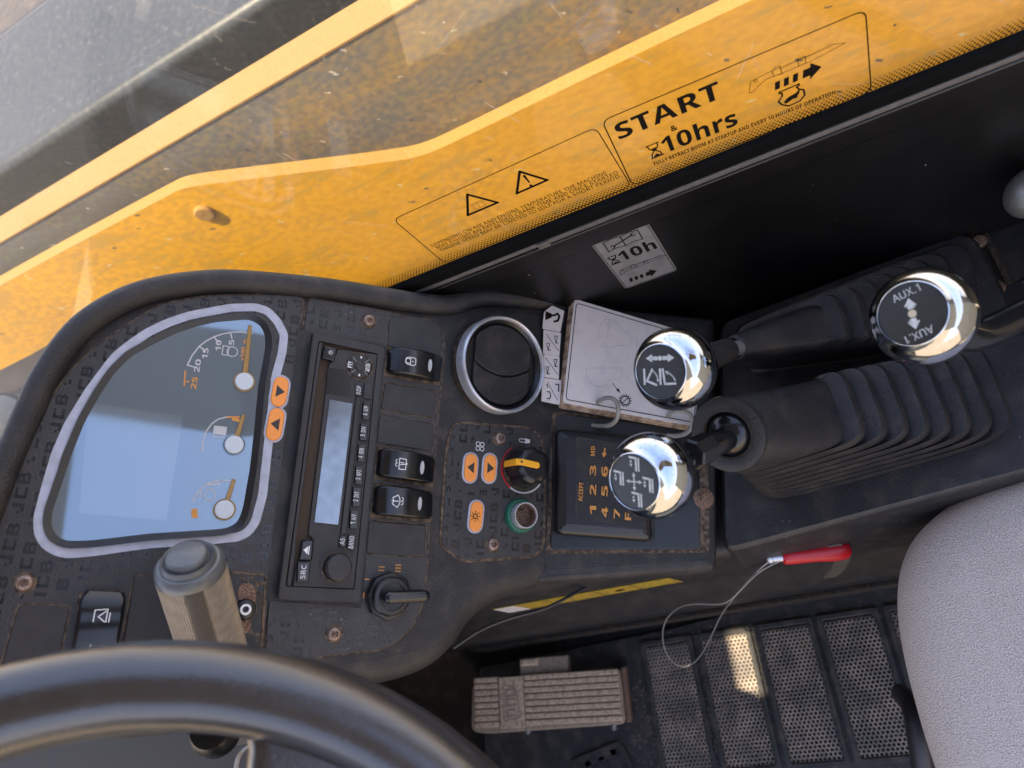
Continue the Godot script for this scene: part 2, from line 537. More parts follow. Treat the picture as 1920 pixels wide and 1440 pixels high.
# window dust, specks and scratches, with a pale veil painted in for reflections
func dust_glare_film() -> StandardMaterial3D:
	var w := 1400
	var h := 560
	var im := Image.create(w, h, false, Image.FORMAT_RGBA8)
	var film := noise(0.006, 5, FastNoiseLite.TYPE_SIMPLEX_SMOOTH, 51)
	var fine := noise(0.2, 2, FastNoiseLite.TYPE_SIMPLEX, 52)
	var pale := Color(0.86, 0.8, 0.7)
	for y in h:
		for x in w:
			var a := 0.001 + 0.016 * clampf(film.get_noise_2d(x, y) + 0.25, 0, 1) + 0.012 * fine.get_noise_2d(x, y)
			a += 0.03 * clampf(1.0 - x / 800.0, 0.0, 1.0)  # denser towards the front end, in place of the glass reflection there
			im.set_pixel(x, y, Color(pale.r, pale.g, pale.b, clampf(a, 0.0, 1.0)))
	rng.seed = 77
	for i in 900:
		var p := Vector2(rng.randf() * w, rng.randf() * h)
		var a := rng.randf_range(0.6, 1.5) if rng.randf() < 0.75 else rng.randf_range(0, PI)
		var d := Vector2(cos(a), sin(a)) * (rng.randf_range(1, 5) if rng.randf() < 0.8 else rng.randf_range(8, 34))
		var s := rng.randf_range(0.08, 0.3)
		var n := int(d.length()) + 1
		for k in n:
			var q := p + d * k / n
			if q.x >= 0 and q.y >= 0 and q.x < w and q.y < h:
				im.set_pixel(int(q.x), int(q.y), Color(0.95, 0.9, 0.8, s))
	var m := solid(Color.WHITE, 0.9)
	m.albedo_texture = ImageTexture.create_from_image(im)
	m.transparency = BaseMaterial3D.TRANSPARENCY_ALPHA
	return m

# ------------------------------------------------------------------ scene
func _ready() -> void:
	var cam := Camera3D.new()
	cam.name = "camera"
	add_child(cam)
	cam.transform = Transform3D(Vector3(-0.096588, -0.45762, 0.88389), Vector3(0.89292, 0.35249, 0.28007), Vector3(-0.43973, 0.81629, 0.37457), Vector3(0, 1.1, 0))
	var lens := CameraAttributesPhysical.new()
	lens.frustum_focal_length = 24.0
	lens.exposure_aperture = 7.5
	lens.frustum_focus_distance = 0.53
	cam.attributes = lens
	cam.keep_aspect = Camera3D.KEEP_HEIGHT
	cam.fov = 57.22
	cam.near = 0.02
	cam.far = 900.0
	cam.current = true
	var env := Environment.new()
	env.tonemap_mode = Environment.TONE_MAPPER_LINEAR
	env.tonemap_exposure = 4.4
	env.background_mode = Environment.BG_SKY
	var air := ProceduralSkyMaterial.new()
	air.sky_top_color = Color(0.47, 0.55, 0.7)
	air.sky_horizon_color = Color(0.84, 0.79, 0.73)
	air.sky_curve = 0.25
	air.ground_bottom_color = Color(0.42, 0.36, 0.3)
	air.ground_horizon_color = Color(0.6, 0.56, 0.52)
	air.sky_energy_multiplier = 1.05
	var sky := Sky.new()
	sky.sky_material = air
	env.sky = sky
	env.sdfgi_enabled = true
	env.ssao_enabled = true
	env.ssil_enabled = true
	var world := WorldEnvironment.new()
	world.name = "world"
	world.environment = env
	add_child(world)
	var sun := DirectionalLight3D.new()
	sun.name = "sun"
	sun.light_color = Color(1.0, 0.93, 0.8)
	sun.light_energy = 1.1
	sun.light_angular_distance = 0.5
	sun.shadow_enabled = true
	add_child(sun)
	sun.look_at_from_position(Vector3.ZERO, -Vector3(-0.22, 0.94, -0.24))
	materials()
	setting()
	outside()
	window()
	console()
	display()
	radio()
	switches()
	small_controls()
	heater()
	air_vent()
	booklet()
	keypad()
	gaiters()
	levers()
	floor_things()
	steering()
	seat()

# ------------------------------------------------------------------ the cab shell and the ground
func setting() -> void:
	structure("ground")
	var s := shape()
	s.quad(Vector3(-400, -1.05, 400), Vector3(400, -1.05, 400), Vector3(400, -1.05, -400), Vector3(-400, -1.05, -400))
	part("ground_sheet", s, M.earth, null, 0.0)
	structure("floor", FH)
	s = shape()
	s.box(Vector3(-0.75, -0.75, -0.06), Vector3(0.34, 0.95, -0.004))
	part("floor_plate", s, M.dark)
	structure("cab_roof", FH)
	s = shape()
	s.box(Vector3(-0.72, -0.42, 1.6), Vector3(0.3, 0.582, 1.64), 0.005)
	part("roof_panel", s, M.lining)
	s = shape()
	s.box(Vector3(-0.72, 0.622, 1.6), Vector3(0.3, 1.1, 1.64), 0.005)  # unseen front overhang, lengthened to hold sun off the footwell
	part("added_roof_visor", s, M.lining)
	s = shape()
	s.box(Vector3(-0.72, 0.5825, 1.6), Vector3(-0.37, 0.6215, 1.64))  # unseen strips around an added slot that throws the mat sun patch
	part("slot_edge_strip", s, M.lining)
	s = shape()
	s.box(Vector3(-0.278, 0.5825, 1.6), Vector3(0.3, 0.6215, 1.64))
	part("slot_edge_strip", s, M.lining)
	s = shape()
	s.box(Vector3(0.1, -0.95, 1.25), Vector3(0.3, -0.425, 1.66), 0.01)
	part("rear_corner", s, M.lining)
	structure("added_dark_block", FH)  # unseen dark box added to take a bright reflection off the window
	s = shape()
	s.box(Vector3(-1.7, 1.05, -1.04), Vector3(-0.05, 2.6, 0.35), 0.05)
	part("reflection_block", s, M.dark)
	structure("added_sun_shelf", FH)  # shelf added to keep the front sun off the floor
	s = shape()
	s.box(Vector3(-0.75, 0.5, 0.44), Vector3(0.25, 0.95, 0.48), 0.004)
	part("sun_blocking_shelf", s, M.dark)
	structure("cab_wall", FH)
	s = shape()
	s.box(Vector3(-0.75, -0.95, -0.05), Vector3(0.34, -0.9, 0.98), 0.005)
	part("rear_wall", s, M.lining)
	s = shape()
	s.box(Vector3(-0.75, 0.955, -0.05), Vector3(0.34, 1.0, 0.55), 0.005)
	part("front_wall", s, M.lining)
	s = shape()
	s.box(Vector3(-0.8, -0.9, -0.05), Vector3(-0.755, 0.95, 0.12), 0.005)
	part("door_sill", s, M.lining)

func outside() -> void:
	# the boom beside the cab: its near cheek plate with a bright upper edge, the inner section behind it
	var sx := func(x: float) -> Transform3D: return Transform3D(Vector3(0, 0, 1), Vector3(0, 1, 0), Vector3(-1, 0, 0), Vector3(x, 0, 0))
	thing("boom", "worn yellow lifting boom lying beyond the dusty side window", "boom", sx.call(0.62))
	var edge := [Vector2(-1.6, 0.665), Vector2(-0.9549, 0.6763), Vector2(-0.6227, 0.6738), Vector2(-0.5993, 0.6728), Vector2(-0.5649, 0.6599), Vector2(-0.3615, 0.5701), Vector2(-0.3261, 0.5604), Vector2(-0.2899, 0.5591), Vector2(-0.1208, 0.5599), Vector2(0.0552, 0.5589), Vector2(0.9, 0.545)]
	var p := smooth(edge, 2, false)
	var low := p.duplicate()
	low.append(Vector2(0.9, -0.2))
	low.append(Vector2(-1.6, -0.2))
	var s := shape()
	s.prism(low, -0.02, 0.0)
	var cheek := part("cheek_plate", s, worn(61, 1.02, 0.2, 0.16), null, 35.0, Rect2(-1.1, 0.35, 1.5, 0.4))
	s = shape()
	var top := PackedVector3Array()
	var back := PackedVector3Array()
	for q in p:
		top.append(Vector3(q.x, q.y + 0.0005, 0.0))
		back.append(Vector3(q.x, q.y + 0.0005, -0.0195))
	for i in p.size() - 1:
		s.quad(top[i], top[i + 1], back[i + 1], back[i])
	part("top_edge", s, M.ledge)
	s = shape()
	var c: Vector2 = Vector2(-0.6131, 0.6298)
	s.lathe([[0.013, -0.002], [0.013, 0.003], [0.011, 0.005], [0.004, 0.0055], [0.0, 0.004]], Transform3D(Basis.IDENTITY, Vector3(c.x, c.y, 0)))
	part("plug", s, M.ochre, cheek)
	# inner section
	s = shape()
	s.box(Vector3(-1.8, 0.2, -0.11), Vector3(1.0, 0.69, -0.06), 0.004)
	var inner := part("inner_section", s, worn(71, 0.12, 0.7, 0.32), null, 35.0, Rect2(-1.15, 0.4, 1.3, 0.36))
	s = shape()
	s.box(Vector3(-1.8, 0.6905, -0.113), Vector3(1.0, 0.6945, -0.059), 0.001)
	part("top_flange", s, M.cream, inner)
	thing("engine_hood", "dusty dark engine hood with a rounded edge past the boom", "engine hood", sx.call(0.95))
	s = shape()
	var prof := []
	var sect := PackedVector2Array()
	for k in 13:
		var t := PI / 2 * k / 12.0
		sect.append(Vector2(-0.018 + 0.018 * cos(t), 0.63 + 0.018 * sin(t)))
	sect.append(Vector2(-0.15, 0.665))
	sect.append(Vector2(-0.29, 0.695))
	sect.append(Vector2(-0.31, 0.69))
	sect.append(Vector2(-0.32, 0.66))
	sect.append(Vector2(-0.32, -0.3))
	sect.append(Vector2(0.0, -0.3))
	for z in [-2.4, -2.38, 1.0]:
		var r := PackedVector3Array()
		for q in sect:
			r.append(Vector3(z, q.y, q.x))
		prof.append(r)
	s.loft(prof)
	part("hood_panel", s, M.hood)
	s = shape()
	s.box(Vector3(-2.4, 0.52, 0.001), Vector3(1.0, 0.535, 0.012), 0.004)
	part("side_rib", s, M.hood)
	s = shape()
	s.box(Vector3(-2.4, -0.3, -1.2), Vector3(1.0, 0.6, -0.36), 0.02)
	part("far_panel", s, M.dark)
	# bodywork ahead of the instrument panel, seen past its outer edge
	thing("front_body_panel", "pale grey body panel outside beyond the instrument panel edge", "body panel", FI)
	s = shape()
	var g := [Vector3(0.44419, 0.67309, -1.0844), Vector3(0.47901, 0.65665, -1.0077), Vector3(0.50118, 0.64729, -0.96129), Vector3(0.5326, 0.62046, -0.94603), Vector3(0.57115, 0.59067, -0.94264), Vector3(0.63014, 0.50808, -0.90699), Vector3(0.58669, 0.43151, -0.79111), Vector3(0.29064, 0.50379, -0.89574), Vector3(0.2408, 0.63594, -1.1088), Vector3(0.43003, 0.73925, -1.1117)]
	for i in range(1, g.size() - 1):
		s.tri(g[0], g[i], g[i + 1])
	for i in g.size():
		var a: Vector3 = g[i]
		var b: Vector3 = g[(i + 1) % g.size()]
		s.quad(a, b, b + Vector3(0.01, -0.05, -0.01), a + Vector3(0.01, -0.05, -0.01))
	part("panel_skin", s, M.grey_body, null, 60.0)
	thing("work_lamp", "small round grey lamp in front of the pale body panel", "lamp", facing(Vector3(0.39798, 0.66873, -0.88889), Vector3(-0.26077, 0.76114, 0.59385)))
	s = shape()
	s.lathe([[0.0, -0.05], [0.03, -0.045], [0.036, -0.01], [0.036, 0.0], [0.033, 0.002]])
	part("housing", s, M.black)
	s = shape()
	s.lathe([[0.033, 0.0005], [0.031, 0.004], [0.02, 0.007], [0.0, 0.008]])
	part("lamp_lens", s, M.cap_grey)

func window() -> void:
	thing("side_window", "dusty scratched side window between the console and the boom", "window", FW)
	var s := shape()
	s.box(Vector3(-1.1, 0.66, -0.006), Vector3(0.9, 1.6, 0.0))
	part("pane", s, M.glass)
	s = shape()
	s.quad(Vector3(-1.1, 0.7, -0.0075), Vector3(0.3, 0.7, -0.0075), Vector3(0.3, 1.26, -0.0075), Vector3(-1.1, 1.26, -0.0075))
	part("dust_and_glare", s, dust_glare_film(), null, 0.0, Rect2(-1.1, 0.7, 1.4, 0.56))
	s = shape()
	for row in 5:
		for i in 560:
			var r := 0.00092 - 0.00011 * row
			var c := Vector2(-0.95 + i * 0.0027 + 0.00135 * (row % 2), 0.7072 + row * 0.0019)
			if c.x > 0.5:
				break
			var q := circle(c, r, 6)
			for k in 4:
				s.tri(Shape.lift(q[0], 0.0006), Shape.lift(q[k + 1], 0.0006), Shape.lift(q[(k + 2) % 6], 0.0006))
	stuff(part("dotted_border", s, M.ink, null, 0.0))
	thing("window_seal", "black rubber seal along the bottom of the side window", "seal", FW)
	s = shape()
	s.box(Vector3(-1.1, 0.694, 0.001), Vector3(0.9, 0.7065, 0.007), 0.003)
	part("rubber_strip", s, M.seal)
	s = shape()
	s.box(Vector3(-1.1, 0.689, 0.001), Vector3(-0.152, 0.6932, 0.006), 0.0012)
	s.box(Vector3(-0.146, 0.689, 0.001), Vector3(0.9, 0.6936, 0.0066), 0.0012)
	part("metal_lip", s, M.lip)
	s = shape()
	s.box(Vector3(-0.154, 0.687, 0.0012), Vector3(-0.144, 0.6935, 0.0075), 0.001)
	part("joint_clip", s, M.lip)
	thing("side_panel", "matt black panel below the side window", "panel", FW)
	s = shape()
	s.box(Vector3(-0.8, 0.3, 0.0008), Vector3(0.9, 0.6885, 0.003), 0.001)
	part("sheet", s, M.panel)
	specks(Rect2(-0.3, 0.49, 0.5, 0.17), 0.0032, 260, 91, M.fleck)
	s = shape()
	s.box(Vector3(-0.8, 0.668, 0.0031), Vector3(0.9, 0.689, 0.0075), 0.002)
	part("upper_rail", s, M.panel)
	sticker_start()
	sticker_idle()
	sticker_service()

func boom_drawing(s: Shape, o: Vector2, k: float, h: float, w: float) -> void:
	s.stroke(PackedVector2Array([o, o + Vector2(2.0, 6.8) * k, o + Vector2(13.5, 8) * k, o + Vector2(17, 7.6) * k, o + Vector2(31, 7.4) * k, o + Vector2(41, 8) * k, o + Vector2(47, 5.2) * k, o + Vector2(31, 3.2) * k, o + Vector2(18, 3.5) * k, o + Vector2(9, 4) * k, o + Vector2(1.5, -0.5) * k]), w, h, true)
	s.stroke(PackedVector2Array([o + Vector2(13, 4) * k, o + Vector2(12.6, 7) * k, o + Vector2(14.5, 9.2) * k, o + Vector2(16.6, 8.8) * k, o + Vector2(17, 3) * k]), w, h, true)
	s.stroke(PackedVector2Array([o + Vector2(25, 3.4) * k, o + Vector2(25, 8.2) * k, o + Vector2(28.5, 8) * k, o + Vector2(28.5, 3.4) * k]), w, h, true)
	s.stroke(PackedVector2Array([o + Vector2(16.8, 6.6) * k, o + Vector2(41, 7) * k]), w * 0.7, h)
	s.stroke(circle(o + Vector2(4.3, 6) * k, 0.8 * k, 8), w, h, true)

func arrow_bars(s: Shape, o: Vector2, k: float, h: float) -> void:
	for i in 3:
		var a := o + Vector2(i * 4.2, 0) * k
		s.flat(PackedVector2Array([a, a + Vector2(2.4, 0) * k, a + Vector2(3.2, 5) * k, a + Vector2(0.8, 5) * k]), h)
	var b := o + Vector2(13, 0) * k
	s.flat(PackedVector2Array([b, b + Vector2(3.4, 0) * k, b + Vector2(3.0, -2.6) * k, b + Vector2(9, 2.4) * k, b + Vector2(4.4, 7.6) * k, b + Vector2(4.0, 5) * k, b + Vector2(0.8, 5) * k]), h)

func hourglass(s: Shape, c: Vector2, k: float, h: float, w: float) -> void:
	s.stroke(PackedVector2Array([c + Vector2(-3, 4.5) * k, c + Vector2(3, 4.5) * k]), w, h)
	s.stroke(PackedVector2Array([c + Vector2(-3, -4.5) * k, c + Vector2(3, -4.5) * k]), w, h)
	s.stroke(PackedVector2Array([c + Vector2(-2.4, 4.5) * k, c + Vector2(-2, 2) * k, c + Vector2(-0.3, 0) * k, c + Vector2(-2, -2) * k, c + Vector2(-2.4, -4.5) * k]), w, h)
	s.stroke(PackedVector2Array([c + Vector2(2.4, 4.5) * k, c + Vector2(2, 2) * k, c + Vector2(0.3, 0) * k, c + Vector2(2, -2) * k, c + Vector2(2.4, -4.5) * k]), w, h)
	s.flat(PackedVector2Array([c + Vector2(-2.2, -4.3) * k, c + Vector2(2.2, -4.3) * k, c + Vector2(0, -2.2) * k]), h)
	s.flat(PackedVector2Array([c + Vector2(-1.4, 2) * k, c + Vector2(1.4, 2) * k, c + Vector2(0, 0) * k]), h)

func sticker_start() -> void:
	thing("start_sticker", "clear window sticker reading START & 10hrs with a boom drawing", "sticker", FW, Vector3(0, 0, 0.0004), "black printed stickers on the side window")
	var s := shape()
	var h := 0.0008
	s.stroke(rounded([Vector2(-0.0686, 0.7757), Vector2(0.0837, 0.7707), Vector2(0.0842, 0.7058), Vector2(-0.071, 0.7081)], 0.006), 0.0008, h, true)
	part("border_line", s, M.ink)
	text("START", Vector2(-0.0645, 0.7545), Vector2(0.0012, 0.7528), 0.0138, h, M.ink)
	text("&", Vector2(-0.0332, 0.7438), Vector2(-0.029, 0.7437), 0.0048, h, M.ink)
	text("10hrs", Vector2(-0.0425, 0.7262), Vector2(0.0058, 0.7246), 0.0142, h, M.ink)
	text("FULLY RETRACT BOOM AT STARTUP AND EVERY 10 HOURS OF OPERATION", Vector2(-0.0518, 0.7189), Vector2(0.064, 0.7163), 0.0029, h, M.ink)
	s = shape()
	hourglass(s, Vector2(-0.0475, 0.7325), 0.0014, h, 0.0009)
	part("hourglass", s, M.ink)
	s = shape()
	boom_drawing(s, Vector2(0.0167, 0.7473), 0.00118, h, 0.0004)
	part("boom_outline", s, M.ink)
	s = shape()
	arrow_bars(s, Vector2(0.0309, 0.7403), 0.00125, h)
	part("arrow", s, M.ink)
	s = shape()
	var c: Vector2 = Vector2(0.0394, 0.7283)
	var k := 0.00105
	s.stroke(PackedVector2Array([c + Vector2(-6, -2) * k, c + Vector2(-7.5, 1.5) * k, c + Vector2(-5, 4.5) * k, c + Vector2(-4.6, 7) * k, c + Vector2(-6, 7.5) * k, c + Vector2(-6, 8.6) * k, c + Vector2(5, 8.6) * k, c + Vector2(5, 7.5) * k, c + Vector2(3.6, 7) * k, c + Vector2(4.6, 4.5) * k, c + Vector2(7, 2.5) * k, c + Vector2(7, -2) * k, c + Vector2(4, -5) * k, c + Vector2(-2.5, -5.4) * k]), 0.0011, h, true)
	s.flat(smooth([c + Vector2(-5, -1) * k, c + Vector2(-2, 2) * k, c + Vector2(2, 2) * k, c + Vector2(4.5, 4.5) * k, c + Vector2(5, 3) * k, c + Vector2(4, 0.5) * k, c + Vector2(2.4, -0.2) * k, c + Vector2(4, -1.6) * k, c + Vector2(1, -1.4) * k, c + Vector2(-1, 0) * k, c + Vector2(-2.4, -2.4) * k, c + Vector2(-4, -2.6) * k], 1), h)
	part("hare_in_engine", s, M.ink)

func sticker_idle() -> void:
	thing("idle_sticker", "clear window sticker with two warning triangles and small capitals", "sticker", FW, Vector3(0, 0, 0.0004), "black printed stickers on the side window")
	var s := shape()
	var h := 0.0008
	s.stroke(rounded([Vector2(-0.2291, 0.7718), Vector2(-0.0739, 0.773), Vector2(-0.072, 0.7087), Vector2(-0.2267, 0.7071)], 0.006), 0.0007, h, true)
	part("border_line", s, M.ink)
	text("DEPENDING ON AIR AND ENGINE TEMPERATURE THE MACHINE", Vector2(-0.2235, 0.7297), Vector2(-0.0822, 0.7297), 0.003, h, M.ink, null, plain)
	text("MAY EXHIBIT AN EXTENDED CRANK TIME AND ONCE STARTED", Vector2(-0.2215, 0.7254), Vector2(-0.0755, 0.7254), 0.003, h, M.ink, null, plain)
	text("ENGINE SPEED MAY BE LIMITED TO IDLE FOR A SHORT PERIOD.", Vector2(-0.2205, 0.7211), Vector2(-0.0745, 0.7211), 0.003, h, M.ink, null, plain)
	s = shape()
	s.stroke(PackedVector2Array([Vector2(-0.172, 0.7648), Vector2(-0.1827, 0.746), Vector2(-0.1584, 0.7459)]), 0.0019, h, true)
	var c: Vector2 = Vector2(-0.171, 0.7511)
	s.stroke(PackedVector2Array([c + Vector2(-0.004, -0.003), c + Vector2(0.004, -0.003), c + Vector2(0.004, 0.003), c + Vector2(-0.004, 0.003)]), 0.0003, h, true)
	s.stroke(PackedVector2Array([c + Vector2(0, -0.003), c + Vector2(0, 0.003)]), 0.0003, h)
	part("manual_triangle", s, M.ink)
	s = shape()
	s.stroke(PackedVector2Array([Vector2(-0.1316, 0.7646), Vector2(-0.1428, 0.7467), Vector2(-0.1193, 0.7469)]), 0.0019, h, true)
	s.flat(PackedVector2Array([Vector2(-0.1319, 0.76), Vector2(-0.1299, 0.76), Vector2(-0.1301, 0.7515), Vector2(-0.1311, 0.751)]), h)
	s.flat(circle(Vector2(-0.1311, 0.7485), 0.0011, 10), h)
	part("warning_triangle", s, M.ink)

func sticker_service() -> void:
	thing("service_sticker", "pale grey sticker reading 10h on the black panel", "sticker", FW, Vector3(-0.095, 0.63, 0.0032))
	var s := shape()
	s.prism(rounded([Vector2(-0.1195, 0.667), Vector2(-0.1175, 0.5905), Vector2(-0.0715, 0.5915), Vector2(-0.0735, 0.667)], 0.004), 0.0032, 0.0036)
	part("backing", s, M.decal)
	var h := 0.00375
	s = shape()
	s.stroke(rounded([Vector2(-0.1182, 0.6665), Vector2(-0.1163, 0.5918), Vector2(-0.0728, 0.5928), Vector2(-0.0748, 0.6665)], 0.0035), 0.0005, h, true)
	part("border_line", s, M.ink)
	text("10h", Vector2(-0.1065, 0.631), Vector2(-0.0765, 0.6315), 0.0128, h, M.ink)
	s = shape()
	hourglass(s, Vector2(-0.1115, 0.6365), 0.00125, h, 0.001)
	part("hourglass", s, M.ink)
	s = shape()
	var o := Vector2(-0.097, 0.6565)
	s.stroke(PackedVector2Array([o + Vector2(-0.014, 0.006), o + Vector2(-0.007, 0.0075), o + Vector2(0, 0.006), o + Vector2(0.007, 0.0075), o + Vector2(0.014, 0.006), o + Vector2(0.014, -0.007), o + Vector2(0.007, -0.0058), o + Vector2(0, -0.0072), o + Vector2(-0.007, -0.0058), o + Vector2(-0.014, -0.0072)]), 0.0009, h, true)
	s.stroke(PackedVector2Array([o + Vector2(0, 0.006), o + Vector2(0, -0.007)]), 0.0009, h)
	s.stroke(PackedVector2Array([o + Vector2(-0.008, -0.0026), o + Vector2(0.008, 0.0026)]), 0.0013, h)
	s.stroke(arc(o + Vector2(0.0094, 0.0031), 0.0017, 1.3, 5.6, 8), 0.001, h)
	s.stroke(arc(o + Vector2(-0.0094, -0.0031), 0.0017, -1.9, 2.4, 8), 0.001, h)
	part("open_manual", s, M.ink)
	s = shape()
	boom_drawing(s, Vector2(-0.114, 0.6135), 0.00088, h, 0.0005)
	part("boom_outline", s, M.ink)
	s = shape()
	arrow_bars(s, Vector2(-0.1105, 0.5985), 0.0011, h)
	part("arrow", s, M.ink)

# ------------------------------------------------------------------ instrument panel and console
func screw(c: Vector2, h: float, r := 0.0048, under: Node3D = null, m: Material = null) -> void:
	var s := shape()
	s.lathe([[r, h - 0.001], [r, h + 0.0012], [r * 0.86, h + 0.0024], [r * 0.5, h + 0.003], [r * 0.46, h + 0.001], [0.0, h + 0.0008]], Transform3D(Basis.IDENTITY, Vector3(c.x, c.y, 0)), 20)
	var o := part("screw", s, m if m else M.bolt, under)
	s = shape()
	s.prism(circle(c, r * 0.36, 6), h + 0.0009, h + 0.0014)
	part("socket", s, M.rust, o)
	s = shape()
	s.ring(circle(c, r * 1.28, 20), circle(c, r * 0.99, 20), h - 0.001, h + 0.00025)
	part("dust_ring", s, M.dust, o)

# the maker's three letters printed in rows all over the trim
func logo_rows(poly: PackedVector2Array, without: Array, h: float, under: Node3D, shift := 0.0) -> void:
	var glyph := {
		"J": [Rect2(0.5, 0, 0.27, 1), Rect2(0.14, 0, 0.36, 0.25), Rect2(0, 0.36, 0.2, 0.22)],
		"C": [Rect2(0.0, 0.05, 0.26, 0.9), Rect2(0.06, 0.76, 0.76, 0.24), Rect2(0.06, 0, 0.76, 0.24)],
		"B": [Rect2(0, 0, 0.26, 1), Rect2(0.26, 0.81, 0.5, 0.19), Rect2(0.26, 0.42, 0.5, 0.18), Rect2(0.26, 0, 0.5, 0.19), Rect2(0.58, 0.6, 0.25, 0.24), Rect2(0.6, 0.16, 0.26, 0.28)],
	}
	var s := shape()
	var k := 0.0062
	var box := Rect2(poly[0], Vector2.ZERO)
	for p in poly:
		box = box.expand(p)
	var column := 0
	var u := box.position.x + 0.003 + shift
	while u < box.end.x:
		var v := box.position.y - 0.03 + 0.0102 * ((column * 2) % 3)
		while v < box.end.y:
			var x := 0.0
			for letter in ["J", "C", "B"]:
				for r: Rect2 in glyph[letter]:
					var a := Vector3(u - r.position.y * k, v + x + r.position.x * k * 1.26, h)
					var b := Vector3(u - r.end.y * k, v + x + r.end.x * k * 1.26, h)
					var good := true
					for p in [Vector2(a.x, a.y), Vector2(b.x, b.y), Vector2(a.x, b.y), Vector2(b.x, a.y)]:
						good = good and Geometry2D.is_point_in_polygon(p, poly)
						for w: PackedVector2Array in without:
							good = good and not Geometry2D.is_point_in_polygon(p, w)
					if good:
						s.quad(Vector3(b.x, a.y, h), a, Vector3(a.x, b.y, h), b)
				x += k * 1.42
			v += 0.0302
		u += 0.0102
		column += 1
	if s.v.size():
		stuff(part("printed_pattern", s, M.logo, under, 0.0))

func console() -> void:
	thing("console", "dark moulded instrument console with dusty seams and printed trim panels", "console", FA)
	var s := shape()
	var outer := smooth([Vector2(0.1994, 0.1739), Vector2(0.1585, 0.1683), Vector2(0.1101, 0.1602), Vector2(0.0894, 0.1555), Vector2(0.0613, 0.1435), Vector2(0.0345, 0.1411), Vector2(-0.0078, 0.1385), Vector2(-0.0394, 0.1346), Vector2(-0.08, 0.1287), Vector2(-0.0974, 0.1245), Vector2(-0.1235, 0.1155), Vector2(-0.1475, 0.1025), Vector2(-0.1688, 0.082), Vector2(-0.1797, 0.0634), Vector2(-0.1883, 0.0355), Vector2(-0.1921, 0.0086), Vector2(-0.1957, -0.018), Vector2(-0.1998, -0.0505), Vector2(-0.2016, -0.092), Vector2(-0.1957, -0.1567), Vector2(-0.1108, -0.186), Vector2(-0.0221, -0.1695), Vector2(0.0252, -0.1558), Vector2(0.0627, -0.1523), Vector2(0.0942, -0.143), Vector2(0.1132, -0.1258), Vector2(0.1225, -0.1094), Vector2(0.1409, -0.0947), Vector2(0.171, -0.0847), Vector2(0.2055, -0.0778)], 2)
	var prof := [[0.0, -0.16], [-0.002, -0.05]]
	for k in 7:
		var t := PI / 2 * k / 6.0
		prof.append([0.02 * (1.0 - cos(t)), -0.026 + 0.026 * sin(t)])
	s.profile(outer, prof)
	part("shell", s, M.shell, null, 50.0)
	s = shape()
	var bead := PackedVector3Array()
	for q in smooth([Vector2(-0.1978, -0.1347), Vector2(-0.1986, -0.0919), Vector2(-0.1958, -0.0527), Vector2(-0.1914, -0.0182), Vector2(-0.1874, 0.0069), Vector2(-0.1833, 0.0326), Vector2(-0.1748, 0.059), Vector2(-0.1644, 0.0778), Vector2(-0.1439, 0.098), Vector2(-0.1213, 0.1101), Vector2(-0.0966, 0.119), Vector2(-0.0793, 0.1231), Vector2(-0.0386, 0.1288), Vector2(-0.007, 0.1321), Vector2(0.0352, 0.1341), Vector2(0.0619, 0.1358), Vector2(0.0848, 0.1403), Vector2(0.1005, 0.1494), Vector2(0.114, 0.1543), Vector2(0.1588, 0.1618), Vector2(0.1957, 0.1664)], 3, false):
		bead.append(Vector3(q.x, q.y, 0.0015))
	s.tube(bead, 0.0082, 14)
	part("edge_bead", s, M.shell, null, 60.0)
	# trim
	var left := rounded([Vector2(-0.0346, 0.1212), Vector2(-0.06, 0.1172), Vector2(-0.1006, 0.1065), Vector2(-0.1256, 0.0955), Vector2(-0.1433, 0.0773), Vector2(-0.1596, 0.0572), Vector2(-0.1705, 0.0382), Vector2(-0.1767, 0.0216), Vector2(-0.1799, 0.0036), Vector2(-0.1844, -0.0207), Vector2(-0.1876, -0.0464), Vector2(-0.1914, -0.0804), Vector2(-0.1853, -0.1488), Vector2(-0.0862, -0.1608), Vector2(-0.03, -0.15)], 0.004)
	var right := rounded([Vector2(-0.031, 0.1211), Vector2(-0.0059, 0.1219), Vector2(0.0451, 0.1231), Vector2(0.0658, 0.122), Vector2(0.0769, 0.1161), Vector2(0.0799, 0.1017), Vector2(0.0787, 0.0551), Vector2(0.0785, 0.0044), Vector2(0.0787, -0.0441), Vector2(0.0793, -0.0713), Vector2(0.0781, -0.0961), Vector2(0.0703, -0.1136), Vector2(0.0524, -0.1263), Vector2(0.0078, -0.1306), Vector2(-0.0279, -0.1429), Vector2(-0.0309, -0.0926)], 0.006)
	for t in [left, right]:
		s = shape()
		s.prism(Shape.inset(Shape.ccw(t), -0.0011), -0.004, 0.0004)
		part("dusty_seam", s, M.dust)
	var ring_outer := rounded(display_outline(), 0.003, 2)
	s = shape()
	s.prism(left, -0.004, 0.0016, 0.0006, 2)
	var a := part("trim_panel", s, M.trim)
	var holes := [Shape.inset(Shape.ccw(ring_outer), 0.008), PackedVector2Array([Vector2(-0.1445, -0.0886), Vector2(-0.113, -0.0875), Vector2(-0.0975, -0.181), Vector2(-0.1391, -0.1787)]), PackedVector2Array([Vector2(-0.1143, -0.0795), Vector2(-0.0344, -0.0761), Vector2(-0.0266, -0.1851), Vector2(-0.1033, -0.1807)]), PackedVector2Array([Vector2(-0.0529, 0.0631), Vector2(-0.0365, 0.0659), Vector2(-0.0297, 0.012), Vector2(-0.0494, 0.0096)]), PackedVector2Array([Vector2(-0.1778, -0.0972), Vector2(-0.1425, -0.0993), Vector2(-0.1364, -0.1788), Vector2(-0.1724, -0.1768)])]
	logo_rows(left, holes, 0.00175, a)
	s = shape()
